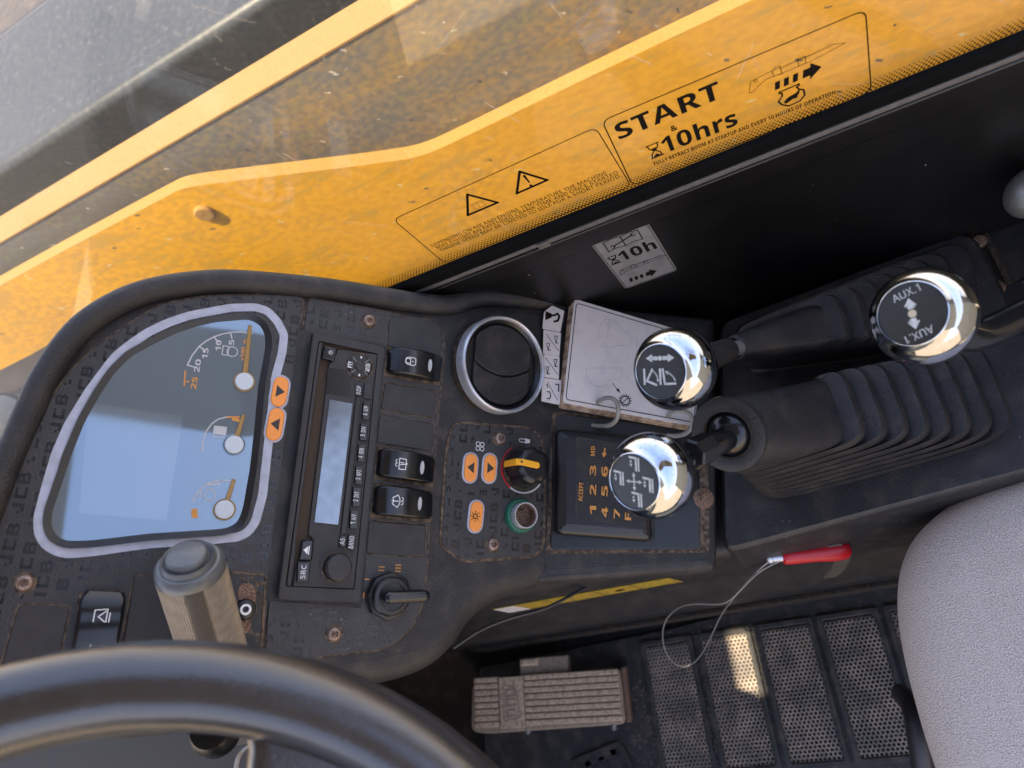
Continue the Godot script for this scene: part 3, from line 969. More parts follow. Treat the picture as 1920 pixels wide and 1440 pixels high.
	s.prism(right, -0.004, 0.0016, 0.0006, 2)
	var b := part("trim_panel", s, M.trim)
	holes = [PackedVector2Array([Vector2(-0.0348, 0.0981), Vector2(0.035, 0.0999), Vector2(0.0381, -0.1006), Vector2(-0.0338, -0.0968)]), PackedVector2Array([Vector2(0.027, 0.1202), Vector2(0.0762, 0.1306), Vector2(0.0812, -0.0635), Vector2(0.0305, -0.066)]), PackedVector2Array([Vector2(0.0267, -0.0661), Vector2(0.0791, -0.0636), Vector2(0.083, -0.1091), Vector2(0.039, -0.1096)]), circle(Vector2(0.0159, 0.1122), 0.006), circle(Vector2(0.0152, -0.1161), 0.006)]
	logo_rows(right, holes, 0.00175, b, 0.003)
	specks(Rect2(-0.25, -0.2, 0.6, 0.5), 0.00172, 900, 92, M.fleck, a, left)
	specks(Rect2(-0.25, -0.2, 0.6, 0.5), 0.00172, 900, 93, M.fleck, b, right)
	for c in [Vector2(0.0159, 0.1122), Vector2(0.0152, -0.1161), Vector2(-0.1698, -0.0885)]:
		screw(c, 0.0016)
	var blanks := [[Vector2(0.0318, 0.1195), Vector2(0.0594, 0.1234), Vector2(0.0705, 0.1212), Vector2(0.0761, 0.1145), Vector2(0.0769, 0.0935), Vector2(0.0321, 0.095)], [Vector2(0.0337, 0.0661), Vector2(0.0756, 0.0659), Vector2(0.076, 0.044), Vector2(0.032, 0.0449)], [Vector2(0.0316, 0.0411), Vector2(0.076, 0.0393), Vector2(0.0756, 0.0178), Vector2(0.0317, 0.0191)], [Vector2(0.0315, -0.038), Vector2(0.0756, -0.0383), Vector2(0.0768, -0.0614), Vector2(0.032, -0.0614)], [Vector2(-0.1701, -0.1006), Vector2(-0.1444, -0.1015), Vector2(-0.1448, -0.1471), Vector2(-0.1734, -0.1464)], [Vector2(-0.1132, -0.0824), Vector2(-0.0942, -0.0819), Vector2(-0.0791, -0.1487), Vector2(-0.113, -0.1479)]]
	for q in blanks:
		s = shape()
		var r := rounded(q, 0.0025, 3)
		s.prism(Shape.inset(Shape.ccw(r), -0.0008), -0.001, 0.00185)
		var o := part("switch_slot", s, M.dust)
		s = shape()
		s.prism(r, 0.0, 0.0027, 0.0008, 2)
		part("blank_plate", s, M.blank, o)
	# pale band that frames the display
	s = shape()
	s.ring(ring_outer, Shape.inset(Shape.ccw(ring_outer), 0.0058), 0.0008, 0.00185)
	part("pale_band", s, M.band)
	# lower corner plate with a grommet and a rusted screw
	s = shape()
	s.prism(Shape.inset(Shape.ccw(rounded([Vector2(-0.0612, -0.0783), Vector2(-0.0351, -0.0793), Vector2(-0.031, -0.1402), Vector2(-0.0459, -0.14)], 0.002, 3)), -0.0014), 0.0, 0.0019)
	part("dusty_seam", s, M.dust)
	s = shape()
	s.prism(rounded([Vector2(-0.0604, -0.0789), Vector2(-0.0354, -0.0796), Vector2(-0.0313, -0.1402), Vector2(-0.0459, -0.14)], 0.002, 3), 0.0, 0.0026, 0.0006, 2)
	var plate := part("corner_plate", s, M.black)
	s = shape()
	rng.seed = 5
	for i in 240:
		var c: Vector2 = Vector2(-0.0443, -0.0987) + Vector2(rng.randfn(0, 0.0062), rng.randfn(0.001, 0.013))
		if Geometry2D.is_point_in_polygon(c, PackedVector2Array([Vector2(-0.0597, -0.0796), Vector2(-0.0359, -0.0804), Vector2(-0.0322, -0.1336), Vector2(-0.0468, -0.1335)])):
			var q := circle(c, rng.randf_range(0.0003, 0.0013), 6)
			for k in 6:
				q[k] += Vector2(rng.randf_range(-1, 1), rng.randf_range(-1, 1)) * 0.0005
			s.fan(Shape.up(q, 0.00268 + 0.00001 * (i % 20)))
	stuff(part("dust_patch", s, M.dust, plate, 0.0))
	s = shape()
	s.prism(rounded([Vector2(-0.0511, -0.0955), Vector2(-0.0514, -0.0864), Vector2(-0.0461, -0.0835), Vector2(-0.0409, -0.0867), Vector2(-0.0385, -0.0969)], 0.003), 0.002, 0.0034, 0.0006, 2)
	part("worn_pad", s, M.rust, plate)
	var c3: Vector3 = Vector3(-0.045392, -0.10078, 0)
	s = shape()
	s.lathe([[0.0062, 0.002], [0.0066, 0.005], [0.0058, 0.0075], [0.0036, 0.0082], [0.003, 0.0065], [0.0, 0.006]], Transform3D(Basis.IDENTITY, c3), 28)
	part("grommet", s, M.black, plate)
	s = shape()
	s.lathe([[0.0036, 0.0079], [0.0035, 0.0087], [0.0021, 0.0087], [0.002, 0.007]], Transform3D(Basis.IDENTITY, c3), 24, true)
	part("white_insert", s, M.print, plate)
	s = shape()
	s.lathe([[0.0062, 0.002], [0.0062, 0.0036], [0.004, 0.0038], [0.003, 0.006], [0.0, 0.0064]], Transform3D(Basis.IDENTITY, Vector3(-0.046282, -0.11116, 0)), 20)
	part("rusted_screw", s, M.rust, plate)
	# flatter rear part with a recess
	var root := cur
	var rear := Node3D.new()
	rear.name = "rear_section"
	root.add_child(rear, true)
	rear.transform = FA.affine_inverse() * FB
	s = shape()
	s.profile(rounded([Vector2(-0.0196, 0.1676), Vector2(0.1481, 0.1636), Vector2(0.1466, -0.0511), Vector2(0.1445, -0.0619), Vector2(-0.0088, -0.0791)], 0.006, 4), [[-0.002, -0.14], [0.0, -0.03], [0.0, -0.012], [0.0025, -0.004], [0.006, -0.001], [0.011, 0.0]])
	part("rear_shell", s, M.shell, rear, 50.0)
	s = shape()
	s.prism(rounded([Vector2(0.0014, 0.0655), Vector2(0.1369, 0.0607), Vector2(0.1367, -0.0456), Vector2(0.0001, -0.054)], 0.005, 4), -0.002, 0.0006)
	part("dusty_seam", s, M.dust, rear)
	s = shape()
	s.prism(rounded([Vector2(0.0047, 0.063), Vector2(0.1293, 0.0588), Vector2(0.1286, -0.0434), Vector2(0.0035, -0.0504)], 0.005, 4), -0.002, 0.0018, 0.0008, 2)
	part("recess_plate", s, M.black, rear)
	s = shape()
	var q2: Vector2 = Vector2(0.132, -0.0015)
	s.lathe([[0.0088, 0.0], [0.0088, 0.002], [0.006, 0.0026], [0.0042, 0.003], [0.004, 0.006], [0.0, 0.0062]], Transform3D(Basis.IDENTITY, Vector3(q2.x, q2.y, 0.0)), 24)
	part("rusty_bolt", s, M.rust, rear)
	# side wall of the console down to the floor
	thing("lower_trim", "black lower side wall of the console above the floor mat", "trim", FI)
	var rings := []
	var sect := smooth([Vector2(0.26, 0.45), Vector2(0.135, 0.448), Vector2(0.121, 0.44), Vector2(0.12, 0.41), Vector2(0.12, 0.36), Vector2(0.118, 0.345), Vector2(0.106, 0.31), Vector2(0.102, 0.28), Vector2(0.108, 0.25), Vector2(0.118, 0.22), Vector2(0.121, 0.12), Vector2(0.128, 0.02), Vector2(0.13, -0.02)], 2, false)
	for z in [0.45, -0.66]:
		var r := PackedVector3Array()
		for q in sect:
			r.append(Vector3(q.x, q.y, z))
		rings.append(r)
	s = shape()
	s.loft(rings, false)
	part("wall_panel", s, M.rubber, null, 50.0)
	s = shape()
	s.box(Vector3(0.1195, 0.02, -0.6), Vector3(0.1245, 0.06, 0.3))
	part("rust_strip", s, M.grime)
	thing("yellow_label", "narrow yellow label with black dividing lines on the lower console wall", "label", Transform3D(Vector3(0, 0, 1), Vector3(0, 1, 0), Vector3(-1, 0, 0), Vector3(0.12, 0, 0)))
	s = shape()
	s.prism(PackedVector2Array([Vector2(-0.372, 0.362), Vector2(-0.172, 0.36), Vector2(-0.177, 0.396), Vector2(-0.372, 0.402)]), 0.0002, 0.0009)
	part("label_sheet", s, M.yellow)
	s = shape()
	for z in [-0.31, -0.255, -0.215]:
		s.stroke(PackedVector2Array([Vector2(z, 0.362), Vector2(z - 0.002, 0.399)]), 0.0012, 0.001)
	s.stroke(PackedVector2Array([Vector2(-0.37, 0.364), Vector2(-0.174, 0.362)]), 0.001, 0.001)
	s.flat(smooth([Vector2(-0.242, 0.374), Vector2(-0.236, 0.384), Vector2(-0.228, 0.381), Vector2(-0.231, 0.373)], 1), 0.001)
	part("black_print", s, M.ink)
	s = shape()
	s.prism(PackedVector2Array([Vector2(-0.3718, 0.363), Vector2(-0.345, 0.363), Vector2(-0.348, 0.4), Vector2(-0.3718, 0.4)]), 0.0009, 0.0012)
	part("bare_end", s, M.paper)
	thing("loom_cable", "thin grey cable running under the console past the yellow label", "cable", FI)
	s = shape()
	s.tube(smooth3([Vector3(0.074535, 0.49917, -0.36515), Vector3(0.088411, 0.48931, -0.34071), Vector3(0.096558, 0.4749, -0.31309), Vector3(0.10071, 0.45872, -0.2863), Vector3(0.10912, 0.44835, -0.26718), Vector3(0.1207, 0.42359, -0.25302)]), 0.0016, 8)
	part("cable", s, M.trim)

func display_outline() -> Array:
	return [Vector2(-0.0835, 0.1046), Vector2(-0.0667, 0.1087), Vector2(-0.0569, 0.1075), Vector2(-0.0481, 0.1003), Vector2(-0.0415, 0.0901), Vector2(-0.0411, 0.0752), Vector2(-0.0433, 0.0576), Vector2(-0.0421, 0.012), Vector2(-0.041, -0.0266), Vector2(-0.0434, -0.0456), Vector2(-0.0478, -0.0537), Vector2(-0.0547, -0.058), Vector2(-0.0703, -0.0606), Vector2(-0.1081, -0.0655), Vector2(-0.1378, -0.0719), Vector2(-0.1513, -0.0739), Vector2(-0.1584, -0.0723), Vector2(-0.1652, -0.0683), Vector2(-0.1703, -0.0612), Vector2(-0.1725, -0.0509), Vector2(-0.1719, -0.0349), Vector2(-0.1705, -0.0122), Vector2(-0.167, 0.0073), Vector2(-0.1597, 0.0305), Vector2(-0.1495, 0.0551), Vector2(-0.1415, 0.0661), Vector2(-0.1329, 0.076), Vector2(-0.122, 0.0851), Vector2(-0.1096, 0.0931)]

func display() -> void:
	thing("instrument_display", "curved glossy instrument display with reflected sky blue tinted into its glass and three gauge needles", "display", FA, Vector3(-0.11209, 0.0018922, 0))
	var lens := rounded([Vector2(-0.0787, 0.0932), Vector2(-0.0697, 0.0959), Vector2(-0.0617, 0.0934), Vector2(-0.0571, 0.0863), Vector2(-0.0558, 0.0765), Vector2(-0.0568, 0.0487), Vector2(-0.0554, 0.0201), Vector2(-0.0545, -0.0096), Vector2(-0.0553, -0.0368), Vector2(-0.0574, -0.0459), Vector2(-0.0635, -0.0501), Vector2(-0.07, -0.0513), Vector2(-0.109, -0.0566), Vector2(-0.1405, -0.0628), Vector2(-0.1531, -0.0639), Vector2(-0.1591, -0.0611), Vector2(-0.1627, -0.055), Vector2(-0.1636, -0.0471), Vector2(-0.1623, -0.0357), Vector2(-0.1597, -0.0107), Vector2(-0.1562, 0.0102), Vector2(-0.151, 0.0283), Vector2(-0.1454, 0.0435), Vector2(-0.1382, 0.0557), Vector2(-0.1257, 0.0672), Vector2(-0.1141, 0.0767), Vector2(-0.1018, 0.0842), Vector2(-0.0905, 0.0896)], 0.003, 2)
	var s := shape()
	s.ring(Shape.inset(Shape.ccw(lens), -0.0042), Shape.inset(Shape.ccw(lens), 0.0002), 0.0008, 0.0036, 0.0022)
	part("bezel", s, M.black)
	s = shape()
	s.prism(lens, -0.001, 0.0021)
	var face := part("sky_tinted_glass", s, M.lens)
	s = shape()
	s.prism(rounded([Vector2(-0.1562, 0.0219), Vector2(-0.1012, 0.0209), Vector2(-0.1005, -0.0476), Vector2(-0.1496, -0.0466)], 0.0006, 2), 0.002, 0.0022)
	part("screen", s, M.sky_tinted_screen, face)
	var h := 0.00235
	# engine speed
	var hub: Vector2 = Vector2(-0.0666, 0.0502)
	s = shape()
	var scale := [Vector2(-0.1039, 0.0558), Vector2(-0.102, 0.0629), Vector2(-0.0986, 0.0701), Vector2(-0.0949, 0.0746), Vector2(-0.0903, 0.0786), Vector2(-0.0855, 0.0815), Vector2(-0.0805, 0.0837), Vector2(-0.074, 0.0854), Vector2(-0.0661, 0.0857)]
	s.stroke(PackedVector2Array(scale), 0.0009, h)
	for i in [0, 2, 4, 6]:
		s.stroke(PackedVector2Array([scale[i], scale[i].lerp(hub, 0.12)]), 0.0009, h)
	var e: Vector2 = Vector2(-0.0772, 0.0702)
	var k := 0.0016
	s.stroke(arc(e, 2.2 * k, 0.4, 5.9, 10), 0.0007, h, true)
	s.stroke(PackedVector2Array([e + Vector2(-4, -2) * k, e + Vector2(-4, 2) * k, e + Vector2(-1.6, 2) * k, e + Vector2(-1.6, -2) * k]), 0.0007, h, true)
	part("speed_scale", s, M.print_dim)
	s = shape()
	s.stroke(PackedVector2Array([Vector2(-0.1046, 0.0515), Vector2(-0.1037, 0.0416)]), 0.0009, h)
	s.stroke(PackedVector2Array([Vector2(-0.1038, 0.0445), Vector2(-0.1012, 0.0446)]), 0.0009, h)
	part("overspeed_mark", s, M.amber)
	for t in [["5", Vector2(-0.0768, 0.0749), Vector2(-0.077, 0.0788)], ["10", Vector2(-0.0848, 0.0692), Vector2(-0.0852, 0.0769)], ["15", Vector2(-0.0923, 0.062), Vector2(-0.0924, 0.0697)], ["20", Vector2(-0.0959, 0.0518), Vector2(-0.0959, 0.061)]]:
		text(t[0], t[1], t[2], 0.003, h, M.print_dim)
	text("25", Vector2(-0.0962, 0.0401), Vector2(-0.0961, 0.0484), 0.003, h, M.amber)
	text("0", Vector2(-0.0675, 0.0775), Vector2(-0.0676, 0.0806), 0.003, h, M.amber)
	text("x100", Vector2(-0.0679, 0.0648), Vector2(-0.0683, 0.075), 0.0028, h, M.amber)
	gauge_needle(hub, Vector2(-0.0683, 0.0913), 0.0062, true)
	# fuel
	s = shape()
	s.stroke(PackedVector2Array([Vector2(-0.0861, -0.0007), Vector2(-0.0867, 0.0057), Vector2(-0.0857, 0.0124), Vector2(-0.0831, 0.0179), Vector2(-0.0796, 0.0217), Vector2(-0.0745, 0.0239)]), 0.0009, h)
	var f: Vector2 = Vector2(-0.0772, 0.0146)
	s.flat(PackedVector2Array([f + Vector2(-2.6, -2) * k, f + Vector2(2.6, -2) * k, f + Vector2(2.6, 1.6) * k, f + Vector2(-2.6, 1.6) * k]), h)
	s.stroke(PackedVector2Array([f + Vector2(2.2, -2.6) * k, f + Vector2(0.5, -3.4) * k, f + Vector2(-2.4, -2.8) * k]), 0.0006, h)
	part("fuel_scale", s, M.print_dim)
	s = shape()
	s.stroke(PackedVector2Array([Vector2(-0.0738, 0.024), Vector2(-0.0663, 0.0251)]), 0.0012, h)
	s.stroke(PackedVector2Array([Vector2(-0.0698, 0.0231), Vector2(-0.0653, 0.0226)]), 0.0022, h)
	part("reserve_mark", s, M.amber)
	gauge_needle(Vector2(-0.067, 0.0056), Vector2(-0.0638, 0.0269), 0.0062, false)
	# temperature
	s = shape()
	s.stroke(PackedVector2Array([Vector2(-0.0869, -0.0348), Vector2(-0.0859, -0.0306), Vector2(-0.0839, -0.0265), Vector2(-0.0808, -0.0227), Vector2(-0.0769, -0.0202), Vector2(-0.0714, -0.0189), Vector2(-0.0643, -0.0186)]), 0.0009, h)
	var g: Vector2 = Vector2(-0.0772, -0.0294)
	s.stroke(circle(g, 2.3 * k, 10), 0.0007, h, true)
	s.stroke(PackedVector2Array([g + Vector2(-3.6, -1.6) * k, g + Vector2(-3.6, 1.6) * k]), 0.0007, h)
	s.stroke(PackedVector2Array([g + Vector2(-2, 4) * k, g + Vector2(3, 5) * k]), 0.0012, h)
	part("temperature_scale", s, M.print_dim)
	s = shape()
	s.flat(PackedVector2Array([Vector2(-0.0871, -0.0394), Vector2(-0.0837, -0.0384), Vector2(-0.0822, -0.0445), Vector2(-0.0859, -0.0451)]), h)
	part("hot_mark", s, M.amber)
	gauge_needle(Vector2(-0.0669, -0.0381), Vector2(-0.0638, -0.0175), 0.0062, true)
	# two membrane buttons in the pale band
	membrane_button(Vector2(-0.0423, 0.0412), Vector2(-0.0419, 0.0526), 1)
	membrane_button(Vector2(-0.0424, 0.0169), Vector2(-0.0419, 0.0296), -1)

func gauge_needle(hub: Vector2, tip: Vector2, r: float, far: bool) -> void:
	var s := shape()
	s.ring(circle(hub, r * 1.15), circle(hub, r * 0.95), 0.002, 0.0031, 0.0027)
	var rim := part("hub_ring", s, M.needle if far else M.lens)
	s = shape()
	var d := (tip - hub).normalized()
	var w := Vector2(-d.y, d.x)
	s.prism(PackedVector2Array([hub + w * 0.0019, hub - w * 0.0019, tip - w * 0.0012, tip + w * 0.0012]), 0.0023, 0.0036, 0.0004, 1)
	part("needle", s, M.needle, rim)
	s = shape()
	s.prism(circle(hub, r), 0.0022, 0.0046, 0.001)
	part("white_hub", s, M.hub, rim)

func membrane_button(a: Vector2, b: Vector2, way: int, icon := true) -> Node3D:
	var s := shape()
	s.prism(capsule(a, b, 0.0068), 0.0012, 0.0023, 0.0005, 2)
	var o := part("button_surround", s, M.band)
	s = shape()
	s.prism(capsule(a, b, 0.0054), 0.002, 0.0034, 0.001)
	part("orange_button", s, M.orange, o)
	if icon:
		s = shape()
		var c := (a + b) / 2.0
		s.flat(PackedVector2Array([c + Vector2(-0.0026 * way, -0.0044), c + Vector2(-0.0026 * way, 0.0044), c + Vector2(0.0034 * way, 0)]), 0.00352)
		part("arrow_mark", s, M.blank, o)
	return o

# ------------------------------------------------------------------ radio
func plate(called: String, p: Array, r: float, a: float, b: float, bev: float, m: Material, under: Node3D = null) -> MeshInstance3D:
	var s := shape()
	s.prism(rounded(p, r, 3), a, b, bev, 2)
	return part(called, s, m, under)

func radio() -> void:
	thing("car_radio", "black radio with a silver screen set lengthwise in the console", "radio", FA, Vector3(0, 0, 0))
	plate("dark_well", [Vector2(-0.0349, 0.0956), Vector2(0.0312, 0.0957), Vector2(0.0329, -0.0989), Vector2(-0.0333, -0.0954)], 0.002, -0.001, 0.00205, 0.0, M.dark)
	var h := 0.0105
	var s := shape()
	var o := rounded([Vector2(-0.0248, 0.0938), Vector2(0.0276, 0.0906), Vector2(0.0281, -0.0943), Vector2(-0.0258, -0.0935)], 0.0022, 4)
	var i := rounded([Vector2(-0.0213, 0.0871), Vector2(0.0236, 0.0852), Vector2(0.0242, -0.0862), Vector2(-0.0227, -0.0856)], 0.0016, 4)
	s.ring(Shape.inset(Shape.ccw(o), -0.0006), Shape.ccw(o), 0.0015, h - 0.0006)
	s.ring(o, i, h - 0.002, h, h - 0.0004)
	var frame := part("frame", s, M.blank)
	plate("faceplate_base", [Vector2(-0.0211, 0.0875), Vector2(0.024, 0.0856), Vector2(0.0245, -0.0863), Vector2(-0.0225, -0.0857)], 0.0012, 0.002, 0.0072, 0.0, M.slot)
	plate("left_strip", [Vector2(-0.0207, 0.0867), Vector2(-0.0175, 0.0865), Vector2(-0.018, 0.0709), Vector2(-0.0191, -0.0541), Vector2(-0.0186, -0.0668), Vector2(-0.0187, -0.0855), Vector2(-0.0219, -0.0853)], 0.0006, 0.006, 0.0095, 0.0007, M.blank)
	plate("fascia", [Vector2(-0.0114, 0.0705), Vector2(-0.0058, 0.0833), Vector2(0.0235, 0.085), Vector2(0.024, -0.0856), Vector2(-0.0177, -0.0855), Vector2(-0.017, -0.0688), Vector2(-0.0075, -0.0676), Vector2(-0.0076, -0.0541), Vector2(-0.0117, -0.0508)], 0.0007, 0.006, 0.0095, 0.0006, M.blank)
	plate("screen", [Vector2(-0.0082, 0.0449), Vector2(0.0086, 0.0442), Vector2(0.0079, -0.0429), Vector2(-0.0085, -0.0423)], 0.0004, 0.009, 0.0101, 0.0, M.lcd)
	plate("dark_window", [Vector2(-0.0123, 0.0678), Vector2(0.0056, 0.0693), Vector2(0.0066, 0.0488), Vector2(-0.0109, 0.0489)], 0.0008, 0.009, 0.0098, 0.0, M.gloss)
	var power := plate("power_button", [Vector2(-0.0165, 0.0837), Vector2(-0.0078, 0.0829), Vector2(-0.0083, 0.073), Vector2(-0.0173, 0.0742)], 0.0007, 0.006, 0.0118, 0.0008, M.gloss)
	s = shape()
	var c: Vector2 = Vector2(-0.0118, 0.0792)
	s.stroke(arc(c, 0.0013, PI + 0.6, 3 * PI - 0.6, 10), 0.0004, 0.01195)
	s.stroke(PackedVector2Array([c, c + Vector2(-0.0017, 0)]), 0.0004, 0.01195)
	part("power_mark", s, M.print, power)
	for q in [[[Vector2(-0.0154, -0.0553), Vector2(-0.008, -0.0545), Vector2(-0.0079, -0.0676), Vector2(-0.016, -0.068)], "eject_button", ""], [[Vector2(-0.0169, -0.0695), Vector2(-0.0081, -0.0687), Vector2(-0.008, -0.0816), Vector2(-0.016, -0.0823)], "source_button", "SRC"], [[Vector2(0.0099, 0.0586), Vector2(0.0143, 0.0585), Vector2(0.0143, 0.0504), Vector2(0.0099, 0.051)], "display_button", "DISP"], [[Vector2(0.0099, -0.0502), Vector2(0.0143, -0.0499), Vector2(0.0145, -0.0582), Vector2(0.01, -0.0581)], "store_button", "AS"], [[Vector2(0.0157, -0.0487), Vector2(0.0214, -0.0487), Vector2(0.0212, -0.0611), Vector2(0.0157, -0.0585)], "band_button", "BAND"]]:
		var bt := plate(q[1], q[0], 0.0006, 0.006, 0.0116, 0.0008, M.gloss)
		var p: Array = q[0]
		var mid: Vector2 = (p[0] + p[1] + p[2] + p[3]) / 4.0
		if q[2] == "":
			s = shape()
			s.flat(PackedVector2Array([mid + Vector2(-0.0022, 0), mid + Vector2(0.0006, 0.0026), mid + Vector2(0.0006, -0.0026)]), 0.01172)
			s.stroke(PackedVector2Array([mid + Vector2(0.0014, 0.0026), mid + Vector2(0.0014, -0.0026)]), 0.0007, 0.01172)
			part("eject_mark", s, M.print, bt)
		else:
			var half: float = {"SRC": 0.0046, "DISP": 0.0032, "AS": 0.0022, "BAND": 0.0042}[q[2]]
			var cap: float = 0.0032 if q[2] == "SRC" else 0.0024
			text(q[2], mid + Vector2(cap * 0.5, -half), mid + Vector2(cap * 0.5, half), cap * 0.9, 0.0118, M.print_dim, bt)
	plate("long_bar", [Vector2(0.0103, 0.05), Vector2(0.0147, 0.0495), Vector2(0.0148, -0.0484), Vector2(0.0099, -0.0487)], 0.0006, 0.006, 0.0108, 0.0008, M.black)
	plate("top_key", [Vector2(0.0154, 0.0609), Vector2(0.0221, 0.0628), Vector2(0.0223, 0.0489), Vector2(0.0158, 0.0496)], 0.0006, 0.006, 0.0112, 0.0008, M.blank)
	var rows := [[[Vector2(0.0159, 0.0466), Vector2(0.0219, 0.0467), Vector2(0.0221, 0.0335), Vector2(0.0165, 0.0335)], "6"], [[Vector2(0.0156, 0.0306), Vector2(0.0216, 0.0306), Vector2(0.0221, 0.0184), Vector2(0.0162, 0.0181)], "5"], [[Vector2(0.0157, 0.0149), Vector2(0.0217, 0.0148), Vector2(0.0222, 0.0024), Vector2(0.0163, 0.0025)], "4"], [[Vector2(0.0155, -0.0006), Vector2(0.0217, -0.0007), Vector2(0.0219, -0.0138), Vector2(0.0161, -0.0136)], "3"], [[Vector2(0.0152, -0.0159), Vector2(0.0218, -0.0161), Vector2(0.022, -0.0293), Vector2(0.0159, -0.0294)], "2"], [[Vector2(0.015, -0.0321), Vector2(0.0215, -0.032), Vector2(0.0218, -0.045), Vector2(0.0157, -0.045)], "1"]]
	var small := ["UP", "DN", "RDM", "RPT", "INT", "A/V"]
	for n in 6:
		var p: Array = rows[n][0]
		var key := plate("preset_key", p, 0.0005, 0.006, 0.0117, 0.0008, M.gloss)
		var mid: Vector2 = (p[0] + p[1] + p[2] + p[3]) / 4.0
		text(rows[n][1], mid + Vector2(0.0009, -0.0034), mid + Vector2(0.0009, -0.0019), 0.0022, 0.0119, M.print_dim, key)
		text(small[n], mid + Vector2(0.0011, -0.0004), mid + Vector2(0.0011, 0.0036), 0.0018, 0.0119, M.print_dim, key)
	# round pad
	var dc: Vector2 = Vector2(0.011, 0.0729)
	s = shape()
	s.ring(circle(dc, 0.0102), circle(dc, 0.0092), 0.008, 0.0101)
	var pad := part("round_pad", s, M.dust)
	s = shape()
	s.prism(circle(dc, 0.0091, 36), 0.008, 0.0112, 0.0012)
	part("pad_face", s, M.black, pad)
	s = shape()
	s.prism(circle(dc, 0.0038, 28), 0.0105, 0.0124, 0.0008)
	part("pad_centre", s, M.blank, pad)
	s = shape()
	for k in 4:
		var d := Vector2(1, 0).rotated(PI / 4 + k * PI / 2)
		s.stroke(PackedVector2Array([dc + d * 0.0046, dc + d * 0.0088]), 0.0004, 0.0113)
	part("pad_divider", s, M.ink_grey, pad)
	text("PTY", dc + Vector2(-0.0058, -0.0024), dc + Vector2(-0.0058, 0.0024), 0.0015, 0.0114, M.print, pad)
	text("AF/TA", dc + Vector2(0.0074, -0.003), dc + Vector2(0.0074, 0.003), 0.0015, 0.0114, M.print, pad)
	s = shape()
	s.flat(PackedVector2Array([dc + Vector2(-0.0006, 0.006), dc + Vector2(0.0006, 0.006), dc + Vector2(0.0006, 0.0076), dc + Vector2(-0.0006, 0.0076)]), 0.0114)
	s.flat(PackedVector2Array([dc + Vector2(-0.0006, -0.006), dc + Vector2(0.0006, -0.006), dc + Vector2(0.0006, -0.0076), dc + Vector2(-0.0006, -0.0076)]), 0.0114)
	part("track_mark", s, M.print, pad)
	# volume knob, its rim knurled
	var vc: Vector2 = Vector2(0.0098, -0.0715)
	s = shape()
	s.ring(circle(vc, 0.0104), circle(vc, 0.0094), 0.008, 0.0098)
	var knob := part("volume_knob", s, M.dust)
	s = shape()
	var gear := PackedVector2Array()
	for k in 96:
		gear.append(vc + Vector2(cos(TAU * k / 96), sin(TAU * k / 96)) * (0.0092 if k % 4 < 2 else 0.0087))
	s.prism(gear, 0.008, 0.0185, 0.0004, 1)
	part("knurled_rim", s, M.black, knob, 20.0)
	s = shape()
	s.prism(circle(vc, 0.0086, 40), 0.018, 0.0202, 0.0011)
	part("knob_cap", s, M.blank, knob)
	frame.set_meta("label", "black outer frame of the radio")

# ------------------------------------------------------------------ rocker switches
func rocker(label: String, q: Array, light := true) -> Node3D:
	# q: far left, far right, near right, near left corners on the trim
	var c: Vector2 = (q[0] + q[1] + q[2] + q[3]) / 4.0
	thing("rocker_switch", label, "switch", FA, Vector3(c.x, c.y, 0.0016), "black rocker switches in the console")
	plate("switch_slot", [q[0] + Vector2(-0.0015, 0.0015), q[1] + Vector2(0.0012, 0.0015), q[2] + Vector2(0.0012, -0.0018), q[3] + Vector2(-0.0015, -0.0018)], 0.002, 0.0, 0.00195, 0.0, M.dust)
	var rings := []
	var n := 16
	for i in n + 1:
		var t := float(i) / n
		var a: Vector2 = q[0].lerp(q[1], t)
		var b: Vector2 = q[3].lerp(q[2], t)
		var swell := sqrt(maxf(0.0, 1.0 - pow(absf(2 * t - 1.0), 5.0)))
		var pull := (1.0 - swell) * 0.09 + 0.0
		var a2 := a.lerp(b, pull)
		var b2 := b.lerp(a, pull)
		var top := 0.0045 + (0.0068 * (1.0 - pow(absf(t - 0.42) / 0.6, 2.0)) + 0.0006) * (0.35 + 0.65 * swell)
		var r := PackedVector3Array()
		r.append(Shape.lift(a2, 0.0012))
		for k in 7:
			var w := PI / 2 * k / 6.0
			r.append(Shape.lift(a2.lerp(b2, 0.09 * (1.0 - cos(w))), top - 0.0028 + 0.0028 * sin(w)))
		for k in 7:
			var w := PI / 2 * (6 - k) / 6.0
			r.append(Shape.lift(b2.lerp(a2, 0.09 * (1.0 - cos(w))), top - 0.0028 + 0.0028 * sin(w)))
		r.append(Shape.lift(b2, 0.0012))
		rings.append(r)
	var s := shape()
	s.loft(rings)
	s.fan(rings[0], false)
	s.fan(rings[-1])
	var cap := part("rocker_cap", s, M.gloss, null, 48.0)
	if light:
		s = shape()
		var m: Vector2 = q[0].lerp(q[1], 0.74).lerp(q[3].lerp(q[2], 0.74), 0.5)
		var e := circle(Vector2.ZERO, 1.0, 20)
		var ring := PackedVector3Array()
		var high := PackedVector3Array()
		for p in e:
			var x := m.x + p.x * 0.0019
			var t := clampf((x - q[0].x) / (q[1].x - q[0].x), 0, 1)
			var top := 0.0045 + 0.0068 * (1.0 - pow(absf(t - 0.42) / 0.6, 2.0)) + 0.0006
			ring.append(Vector3(x, m.y + p.y * 0.0052, top - 0.0002))
			high.append(Vector3(m.x + p.x * 0.0015, m.y + p.y * 0.0048, top + 0.0004))
		s.loft([ring, high])
		s.fan(high)
		part("indicator_lens", s, M.print_dim, cap)
	return cap

